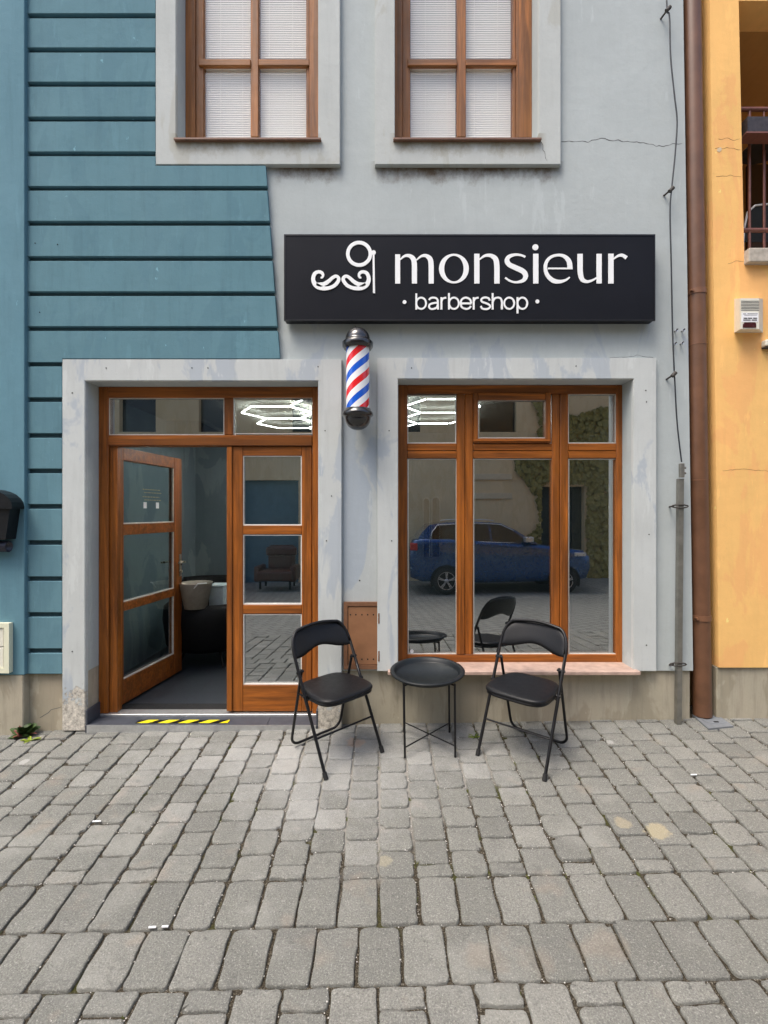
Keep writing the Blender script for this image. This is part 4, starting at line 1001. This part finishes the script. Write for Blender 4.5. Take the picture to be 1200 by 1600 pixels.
# alarm siren
al_ = thing('alarm_siren', 'cream alarm siren box with a red lens on the orange wall', 'alarm siren', (PX(1170, -.09), -.05, PZ(519, -.05)))
yf_ = -.10; b = MB()
fl = [(PX(1157, yf_), PZ(466, yf_)), (PX(1186, yf_), PZ(466, yf_)), (PX(1186, yf_), PZ(514, yf_)), (PX(1157, yf_), PZ(514, yf_))]
bk = [(PX(1147, yo_), PZ(467, yo_)), (PX(1192, yo_), PZ(467, yo_)), (PX(1192, yo_), PZ(520, yo_)), (PX(1147, yo_), PZ(520, yo_))]
b.add([(x, yf_, z) for x, z in fl]+[(x, yo_-.0005, z) for x, z in bk], [(0, 3, 2, 1), (4, 5, 6, 7), (0, 1, 5, 4), (1, 2, 6, 5), (2, 3, 7, 6), (3, 0, 4, 7)]); b.build('body', m_cream, al_, fix=True)
b = MB()
for k in range(7): b.pbox(1158, 470+k*2.35, 1186.3, 471+k*2.35, yf_-.0008, yf_+.002)
b.build('louvre', plain('dark_slot', (.03, .03, .03), .8), al_)
b = MB(); b.pbox(1159, 488.5, 1185, 503, yf_-.0015, yf_+.001); b.build('label_plate', m_label, al_)
b = MB()
for (x0, x1, y, h) in ((1161, 1166, 490, .9), (1168, 1184, 489.8, .9), (1163, 1183, 492.2, .5), (1162, 1168, 496.3, 1.9), (1169, 1175.5, 496.3, 1.9), (1177, 1183, 496.3, 1.9), (1161.5, 1173, 499.2, 1.8), (1174.5, 1183, 499.2, 1.8)):
    x = x0
    while x < x1: b.pbox(x, y, min(x+1.1, x1), y+h, yf_-.0022, yf_-.001); x += 1.4
b.build('lettering', m_dark, al_)
b = MB(); b.prism([(PX(1160.5, yf_), PZ(512, yf_)), (PX(1181, yf_), PZ(512, yf_)), (PX(1181, yf_), PZ(505.5, yf_)), (PX(1179, yf_), PZ(504, yf_)), (PX(1163, yf_), PZ(504, yf_)), (PX(1160.5, yf_), PZ(507, yf_))], yf_-.004, yf_+.001); b.build('lens', m_lens, al_, fix=True)
t = thing('wall_fitting', 'small white cable fitting on the orange wall at the right edge, below the siren', 'wall fitting', (PX(1200), 0, PZ(540)))
b = MB(); b.pbox(1197, 530, 1215, 540, -.06, yo_-.001, .006); b.build('body', m_cream, t); b = MB(); b.pbox(1196, 540.5, 1216, 543, -.05, yo_-.001, .003); b.build('clip', m_rust, t)

# ------------------------------------------------------------------ mailbox, newspaper tube, cabinet on the teal pilaster
ypl = -.062
mbx = thing('mailbox', 'black metal mailbox with a rounded lid on the teal pilaster', 'mailbox', (PX(0, ypl), ypl, PZ(865, ypl)))
def pq(x, y, Y): return (PX(x, Y), PZ(y, Y))
b = MB(); yq = -.16; b.prism([pq(-62, 788, yq), pq(16.5, 788, yq), pq(8.5, 843, yq), pq(-54, 843, yq)], yq, ypl-.001); b.build('body', m_blackmet, mbx, fix=True)
b = MB(); P = [pq(22, 795, yq)]+[pq(-22+44*math.cos(R(a)), 792-28*math.sin(R(a)), yq) for a in range(0, 181, 15)]+[pq(-66, 795, yq)]; b.prism(P, yq-.02, ypl-.001); b.build('lid', m_blackmet, mbx, fix=True)
b = MB(); r_ = .037; yc = ypl-.045
for rr in ((r_, r_-.003),):
    L0 = PX(-60, yc); L1 = PX(14, yc); zc = PZ(854, yc); n = 24; vs = []
    for X_ in (L0, L1):
        for rad in rr:
            vs += [(X_, yc+rad*math.cos(2*math.pi*k/n), zc+rad*math.sin(2*math.pi*k/n)) for k in range(n)]
    fs = []
    for k in range(n):
        j = (k+1) % n; fs += [(k, j, 2*n+j, 2*n+k), (n+k, 3*n+k, 3*n+j, n+j), (2*n+k, 2*n+j, 3*n+j, 3*n+k)]
    b.add(vs, fs, 0, True)
b.build('newspaper_tube', plain('black_tube', (.03, .03, .045), .3), mbx)
cb = thing('meter_cabinet', 'cream meter cabinet on the teal pilaster below the black mailbox', 'cabinet', (PX(0, ypl), ypl, PZ(1055, ypl)))
b = MB(); b.slab(PX(-60, -.1), PX(14, -.1), PZ(1052, -.1), PZ(974, -.1), [(PX(-54, -.1), PX(6, -.1), PZ(1044, -.1), PZ(981, -.1))], -.1, ypl-.001); b.build('frame', plain('cream_frame', (.72, .72, .55), .5, var=.05), cb, fix=True)
b = MB(); b.pbox(-53.5, 981.5, 5.5, 1010.6, -.092, ypl-.002, .003); b.build('door', m_cream, cb); b = MB(); b.pbox(-53.5, 1012, 5.5, 1043.5, -.092, ypl-.002, .003); b.build('door', m_cream, cb)

# ------------------------------------------------------------------ weeds and litter
def weed(name, label, at_, n, L, mats, up_=.6, wd_=.3):
    b = MB(); 
    for k in range(n):
        a = random.uniform(0, 6.28); l = L*random.uniform(.5, 1.1); el = random.uniform(.15, 1.3)*up_; w0 = l*wd_*random.uniform(.7, 1.2)
        d = Vector((math.cos(a), math.sin(a)*.8, 0)); s_ = Vector((-d.y, d.x, 0)); vs = []; N = 5
        tw = random.uniform(-.6, .6)
        for i in range(N+1):
            t = i/N; c_ = Vector(at_)+d*l*t*math.cos(el*(1-.3*t))+Vector((0, 0, l*(math.sin(el)*t-.35*t*t)))
            ww = w0*math.sin(math.pi*min(1, t*.9+.08))**.7*(1+.25*(i % 2)); sv = (s_+Vector((0, 0, tw))).normalized()
            c_.z = max(c_.z, gz(c_.x, c_.y)+.002)
            vs += [c_-sv*ww/2, c_+Vector((0, 0, -.003*l/L)), c_+sv*ww/2]
        fs = []
        for i in range(N): q_ = i*3; fs += [(q_, q_+1, q_+4, q_+3), (q_+1, q_+2, q_+5, q_+4)]
        b.add(vs, fs, 1 if random.random() < .22 else 0, False)
    return tag(b.build(name, mats), label, 'weed')
p = ghit(36, 1150); weed('weed', 'dark green leafy weed with reddish leaves at the plinth foot, far left', (p.x+.01, p.y+.0, p.z+.01), 60, .105, [m_leaf, m_leafred], 1.2, .5)
p = ghit(47, 1158); weed('weed', 'yellow green weed flat on the paving in front of the leafy dark weed', tuple(p), 22, .075, [m_leafy, m_leafy], .5, .22)
p = ghit(742, 1153); weed('weed', 'small green grass tuft beside the right chair\'s front foot', tuple(p), 20, .05, [m_leaf, m_leafy], .9, .15)
for i, (x, y, a, l) in enumerate(((151, 1285, 5, .020), (238, 1451, 5, .014), (258, 1450, 8, .012), (1084, 1212, 2, .017))):
    p = ghit(x, y); dx, dy = math.cos(R(a))*l, math.sin(R(a))*l*.6; b = MB()
    b.tube([(p.x-dx, p.y-dy, p.z+.0055), (p.x+dx, p.y+dy, p.z+.0055)], .0042, 8)
    tag(b.build('cigarette_butt', m_label), ['long white cigarette butt lying on the small stones in front of the door', 'cigarette butt in a stone joint, farther from the table of a close pair', 'cigarette butt in a stone joint, nearer the table of a close pair', 'white cigarette butt on the small stones in front of the guard bar'][i], 'cigarette butt', 'cigarette butts on the paving')

# ------------------------------------------------------------------ things in the shop
sf = thing('tub_armchair', 'black leather tub armchair inside the open door', 'armchair', (-1.75, 1.35, .02))
def lathe_arc(mb, c, prof, a0, a1, n=28):
    vs = []; 
    for r, z in prof:
        for k in range(n+1): a = R(a0+(a1-a0)*k/n); vs.append((c[0]+r*math.cos(a), c[1]+r*math.sin(a), c[2]+z))
    fs = []; m_ = len(prof)
    for i in range(m_): j = (i+1) % m_; fs += [(i*(n+1)+k, i*(n+1)+k+1, j*(n+1)+k+1, j*(n+1)+k) for k in range(n)]
    fs += [[i*(n+1) for i in range(m_)], [i*(n+1)+n for i in range(m_)][::-1]]
    mb.add(vs, fs, 0, True)
cA = (-1.72, 1.50, .02)
b = MB(); lathe_arc(b, cA, [(.36, .16), (.40, .2), (.43, .44), (.42, .56), (.37, .60), (.32, .56), (.29, .5), (.29, .4)], 150, 318)
lathe_arc(b, cA, [(.36, .16), (.40, .2), (.44, .5), (.45, .72), (.41, .79), (.36, .74), (.31, .5), (.29, .4)], 5, 148); b.build('backrest', m_leather, sf, fix=True)
b = MB(); b.lathe([(0, .18), (.34, .18), (.37, .24), (.36, .36), (.30, .42), (0, .44)], cA, 32); b.build('seat', m_leather, sf)
for a in (-50, 50, 130, 230): b = MB(); b.tube([(cA[0]+.24*math.cos(R(a)), cA[1]+.24*math.sin(R(a)), .2), (cA[0]+.33*math.cos(R(a)), cA[1]+.33*math.sin(R(a)), .021)], [.016, .009], 8); b.build('leg', m_black, sf)
bk_ = thing('basket', 'beige tapered basket standing on the black armchair in the shop', 'basket', (PX(306, 1.18), 1.18, .47))
b = MB(); q = (PX(306, 1.15), 1.15, PZ(950, 1.15)); hh = PZ(911, 1.15)-q[2]; b.lathe([(0, 0), (.10, 0), (.145, hh), (.15, hh+.006), (.138, hh+.004), (.095, .01), (0, .01)], q, 32); b.build('body', m_basket, bk_)
b = MB(); b.tube([(q[0]+.03, q[1]-.13, q[2]+hh-.03), (q[0]+.07, q[1]-.14, q[2]+hh+.012), (q[0]+.13, q[1]-.09, q[2]+hh+.012)], .006, 8); b.build('handle', m_label, bk_)
sb = thing('storage_box', 'pale blue lidded storage box behind the basket on the armchair', 'box', (PX(338, 1.35), 1.35, .47))
b = MB(); X_a, X_b = PX(326, 1.3), PX(349, 1.3); z_a, z_bb = PZ(950, 1.3), PZ(918, 1.3); b.box(X_a, X_b, 1.3, 1.48, z_a, z_bb, .01); b.build('body', m_boxpl, sb); b = MB(); b.box(X_a-.006, X_b+.006, 1.293, 1.487, z_bb+.0005, z_bb+.022, .006); b.build('lid', m_boxpl, sb)
# honeycomb ceiling light
hx = thing('honeycomb_light', 'white honeycomb LED light on the ceiling inside the shop', 'ceiling light', (-.4, 1.6, RZ))
b = MB(); s_ = .34; zc = RZ-.05; done = set()
for i in range(-2, 3):
    for j in range(0, 4):
        cx_ = -.50+i*s_*1.5; cy_ = 1.0+j*s_*math.sqrt(3)+(s_*math.sqrt(3)/2 if i % 2 else 0)
        if cy_ > 2.4 or i == -2 or (i == 2 and j > 1): continue
        pts = [(cx_+s_*math.cos(R(60*k)), cy_+s_*math.sin(R(60*k))) for k in range(6)]
        for k in range(6):
            a, c_ = pts[k], pts[(k+1) % 6]; key = (round((a[0]+c_[0])*50), round((a[1]+c_[1])*50))
            if key in done: continue
            done.add(key); b.tube([(a[0]*.97+c_[0]*.03, a[1]*.97+c_[1]*.03, zc), (c_[0]*.97+a[0]*.03, c_[1]*.97+a[1]*.03, zc)], .0062, 6)
b.build('tubes', m_led, hx)
b = MB()
for x, y in ((-1.0, 1.3), (.4, 1.3), (-.4, 2.2)): b.tube([(x, y, zc), (x, y, RZ)], .003, 6)
b.build('hanger', m_alu, hx)
for i, (xa, xb) in enumerate(((661, 671), (674.5, 687))):
    yq = 2.84; t = thing('arched_mirror', ['narrow arched mirror on the back wall of the shop', 'wider arched mirror on the back wall of the shop'][i], 'mirror', (PX((xa+xb)/2, yq), yq, PZ(820, yq)), 'arched mirrors in the shop')
    P = [(PX(xa, yq), PZ(870, yq))]; rr = (PX(xb, yq)-PX(xa, yq))/2; P += [(PX((xa+xb)/2, yq)-rr*math.cos(R(a)), PZ(784, yq)+rr*1.2*math.sin(R(a))) for a in range(0, 181, 20)]+[(PX(xb, yq), PZ(870, yq))]
    b = MB(); b.prism(P, yq-.02, yq+.005); b.build('glass', plain('mirror_glass', (.3, .3, .3), .05, metal=1), t, fix=True); b = MB(); b.tube([(x, yq-.025, z) for x, z in P], .006, 6); b.build('rim', m_alu, t)
# coat hooks with dark garments seen above the open leaf
t = thing('wall_coat', 'black coat hanging on the shop wall above the open door leaf', 'coat', (PX(273, 2.3), 2.3, 1.6))
b = MB(); yq = 2.4; prof = [(264, 688), (268, 684), (276, 688), (279, 700), (279, 745), (276, 790), (270, 800), (263, 796), (262, 730)]
b.prism([(PX(x, yq), PZ(y-6, yq)) for x, y in prof], yq, yq+.08); tag(b.build('cloth', m_leather, t, fix=True))
b = MB(); b.tube([(PX(271, yq), yq+.04, PZ(678, yq)-.04), (PX(271, yq), yq+.04, PZ(672, yq)), (PX(271, yq)-.05, RY-.35, PZ(672, yq)), (PX(271, yq)-.05, RY+.01, PZ(672, yq))], .006, 6); b.build('hook', m_steel, t)

# ------------------------------------------------------------------ across the street (seen in the panes)
YO = -11.6; og = gz(0, -9)
opp = thing('street_house', 'sandy rendered house across the street, reflected in the shop panes', 'building', (0, YO, og))
archx = (PX(845, 11.9), PX(914, 11.9)); 
def ox(px): return (px-600)*15.45/800
def oz(py): return 1.48-(py-800)*15.45/800
gx0, gx1 = ox(375), ox(466); ax0, ax1 = ox(846), ox(914)
wins = [(x, x+1.1, 3.9, 5.6) for x in (-11, -8, -5.6, -2.8, .0, 2.9, 8, 11)]
b = MB(); b.slab(-16, 16, -1.2, 8.0, [(gx0, gx1, -2, oz(750)), (ax0, ax1, -2, oz(760)), (-.9, .35, .45, 1.95)]+wins, YO-.4, YO); b.build('wall', m_facade, opp)
b = MB()
for x0, x1, z0, z1 in wins: b.box(x0, x1, YO-.25, YO-.2, z0, z1)
b.box(-.9, .35, YO-.25, YO-.2, .45, 1.95); b.build('window', m_carglass, opp)
b = MB(); b.box(gx0, gx1, YO-.3, YO-.2, -1, oz(750)); b.build('gate', m_gate, opp)
b = MB(); b.box(ax0, ax1, YO-.35, YO-.25, -1, oz(760)); b.build('gate', m_darkgate, opp)
b = MB()
for z in (oz(745), oz(775)): b.box(ox(740), ox(800), YO, YO+.05, z-.09, z+.09, .01)
b.box(-16, 16, YO, YO+.12, 7.7, 8.0, .02); b.box(-16, 16, YO, YO+.06, 3.2, 3.32, .01); b.build('trim', m_sand, opp)
b = MB(); b.add([(-16.3, YO+.5, 7.95), (16.3, YO+.5, 7.95), (16.3, YO-4, 10.5), (-16.3, YO-4, 10.5)], [(0, 1, 2, 3)]); b.build('roof', plain('tile_roof', (.2, .08, .05), .8), opp)
b = MB()
for k in range(5200):
    x = random.uniform(ox(806), ox(965)); z = random.uniform(-.5, 5.0)
    if ax0-.05 < x < ax1+.05 and z < oz(756): continue
    e = (math.sin(x*3.1)+math.sin(z*2.3+x))*.25
    if x < ox(818)+e or x > ox(955)+e or z > 4.6+e: continue
    r = random.uniform(.05, .1); y = YO+random.uniform(.01, .16); a = random.uniform(0, 6.28); tl_ = random.uniform(-.6, .6)
    vs = [(x+r*math.cos(a+q_), y+r*tl_*math.cos(q_), z+r*math.sin(a+q_)) for q_ in (0, 1.57, 3.14, 4.71)]; b.add(vs, [(0, 1, 2, 3)])
iv = tag(b.build('ivy', m_ivy), kind='stuff')
# blue car
car = thing('parked_car', 'dark blue estate car parked across the street, reflected in the shop window', 'car', (2.9, -9.75, og+.02))
CX0 = .635; Lc = 4.54; yS = -8.85; CW = 1.85; zc0 = og+.03
def cpt(px, py): return ((px-640)/286*Lc+CX0, zc0+(931-py)*1.80/114)
side = [(642, 905), (640, 880), (641, 860), (646, 846), (655, 843), (700, 843), (760, 846), (838, 852), (848, 853), (880, 857), (915, 862), (925, 872), (926, 890), (920, 906), (905, 910), (760, 914), (660, 912)]
grn = [(652, 846), (658, 836), (672, 822), (700, 817.5), (745, 816.5), (785, 819), (808, 830), (842, 852)]
b = MB()
def shell(mb, poly, y_in, y_out, bulge, inset=0, mi=0):
    pts = [cpt(*p) for p in poly]; n = len(pts); cxm = sum(p[0] for p in pts)/n; czm = sum(p[1] for p in pts)/n
    secs = [(yS-.0, .50), (yS-.010, .72), (yS-.03, .88), (yS-.075, .97), (yS-.16, 1.0), (yS-CW+.16, 1.0), (yS-CW+.03, .9), (yS-CW, .6)]; vs = []
    for y_, k_ in secs: vs += [(cxm+(x-cxm)*(1-(1-k_)*.35), y_, czm+(z-czm)*k_) for x, z in pts]
    fs = [(i*n+k, i*n+(k+1) % n, (i+1)*n+(k+1) % n, (i+1)*n+k) for i in range(7) for k in range(n)]+[list(range(n))[::-1], list(range(7*n, 8*n))]
    mb.add(vs, fs, mi, True)
shell(b, side, 0, 0, 0)
pts = [cpt(*p) for p in grn]; n = len(pts); vs = []
for y_, ins in ((yS-.06, 0), (yS-CW+.06, 0)):
    for x, z in pts: hfrac = (z-pts[0][1])/(pts[4][1]-pts[0][1]); vs.append((x, y_+(-.16*hfrac if y_ > yS-1 else .16*hfrac), z))
b.add(vs, [list(range(n)), list(range(n, 2*n))[::-1]]+[(k, (k+1) % n, n+(k+1) % n, n+k) for k in range(n)])
b.build('body', m_carblue, car, fix=True)
b = MB()
def gquad(mb, poly, off=.004):
    vs = []
    for p in poly: x, z = cpt(*p); hf = (z-pts[0][1])/(pts[4][1]-pts[0][1]); vs.append((x, yS-.06-.16*hf+off, z))
    mb.add(vs, [list(range(len(vs)))])
gquad(b, [(672, 845), (676, 835), (684, 824), (714, 821), (715, 846)]); gquad(b, [(718, 846), (717, 821), (765, 821), (768, 848)]); gquad(b, [(771, 848), (768, 821), (783, 822), (806, 833), (830, 850)]); b.build('side_window', m_carglass, car)
b = MB(); b.tube([(cpt(x, y)[0], yS-.055-.16*max(0, (cpt(x, y)[1]-pts[0][1])/(pts[4][1]-pts[0][1]))+.006, cpt(x, y)[1]) for x, y in ((834, 851), (768, 849), (672, 847), (676, 833), (685, 822), (745, 819), (785, 821), (806, 831))], .012, 6)
b.tube([(cpt(x, y)[0], yS-.24, cpt(x, y)[1]) for x, y in ((690, 815), (700, 813.5), (760, 813.5), (775, 815))], .015, 6); b.build('chrome_trim', m_alu, car)
for wx in (698, 882):
    for yy in (yS+.005, yS-CW+.2):
        x, z = cpt(wx, 910); R_ = .335
        Mw = Matrix.Translation((x, yy, zc0+R_)) @ Matrix.Rotation(R(90), 4, 'X')
        b = MB(); b.lathe([(R_*.66, -.01), (R_*.70, -.015), (R_*.95, -.01), (R_, .03), (R_, .19), (R_*.7, .2)], n=32, M=Mw); wh = b.build('wheel', m_tyre, car)
        b = MB(); b.lathe([(R_*.66, .01), (R_*.70, -.012), (R_*.62, .0)], n=32, M=Mw)
        for k in range(5):
            for dq in (-.10, .10):
                a = 2*math.pi*k/5+.3; b.add([Mw @ Vector((rr*math.cos(a+dd), rr*math.sin(a+dd), -.006)) for rr, dd in ((.05, dq-.3), (.05, dq+.3), (R_*.66, dq+.045), (R_*.66, dq-.045))], [(0, 1, 2, 3)])
        b.lathe([(0, -.012), (.05, -.01), (.055, .01)], n=16, M=Mw); b.build('rim', m_alloy, wh)
        b = MB(); b.lathe([(0, .015), (R_*.68, .015)], n=24, M=Mw); b.build('hub_back', m_dark, wh)
b = MB(); x, z = cpt(645, 858); b.box(x-.06, x+.12, yS-.3, yS+.006, z-.06, z+.12, .02); b.build('tail_light', m_redlamp, car)
b = MB(); x, z = cpt(912, 868); b.box(x-.22, x+.08, yS-.3, yS+.006, z-.05, z+.05, .02); b.build('headlight', m_alloy, car)
b = MB(); x, z = cpt(826, 845); b.box(x-.12, x+.1, yS-.05, yS+.16, z-.06, z+.08, .03); b.build('wing_mirror', m_alloy, car)
b = MB()
for wx in (698, 882):
    x, z = cpt(wx, 910); n = 24; vs = [(x, yS+.002, zc0+.335)]+[(x+.40*math.cos(R(a)), yS+.002, zc0+.335+.40*math.sin(R(a))) for a in range(-20, 201, 10)]
    b.add(vs, [list(range(len(vs)))])
b.build('wheel_arch', m_dark, car)
# brown armchair across the street
ac = thing('armchair', 'brown leather armchair in front of the blue gate, reflected in the fixed door leaf', 'armchair', (-2.9, -10.3, og))
ax, ay = -2.93, -10.2
b = MB(); b.box(ax-.5, ax+.5, ay-.4, ay+.45, og+.22, og+.5, .06); b.build('seat', m_brownleather, ac)
b = MB(); b.box(ax-.33, ax+.42, ay-.5, ay-.25, og+.4, og+1.15, .08); b.box(ax-.38, ax+.47, ay-.44, ay-.2, og+.85, og+1.1, .06); b.build('backrest', m_brownleather, ac)
for s in (-1, 1): b = MB(); b.box(ax+s*.48-.08, ax+s*.48+.08, ay-.4, ay+.4, og+.2, og+.62, .05); b.build('armrest', m_brownleather, ac)
for s in (-1, 1):
    for q_ in (-1, 1): b = MB(); b.tube([(ax+s*.4, ay+q_*.33, og-.0), (ax+s*.4, ay+q_*.33, og+.23)], .03, 8); b.build('leg', m_dark, ac)
print('done', len(bpy.data.objects))
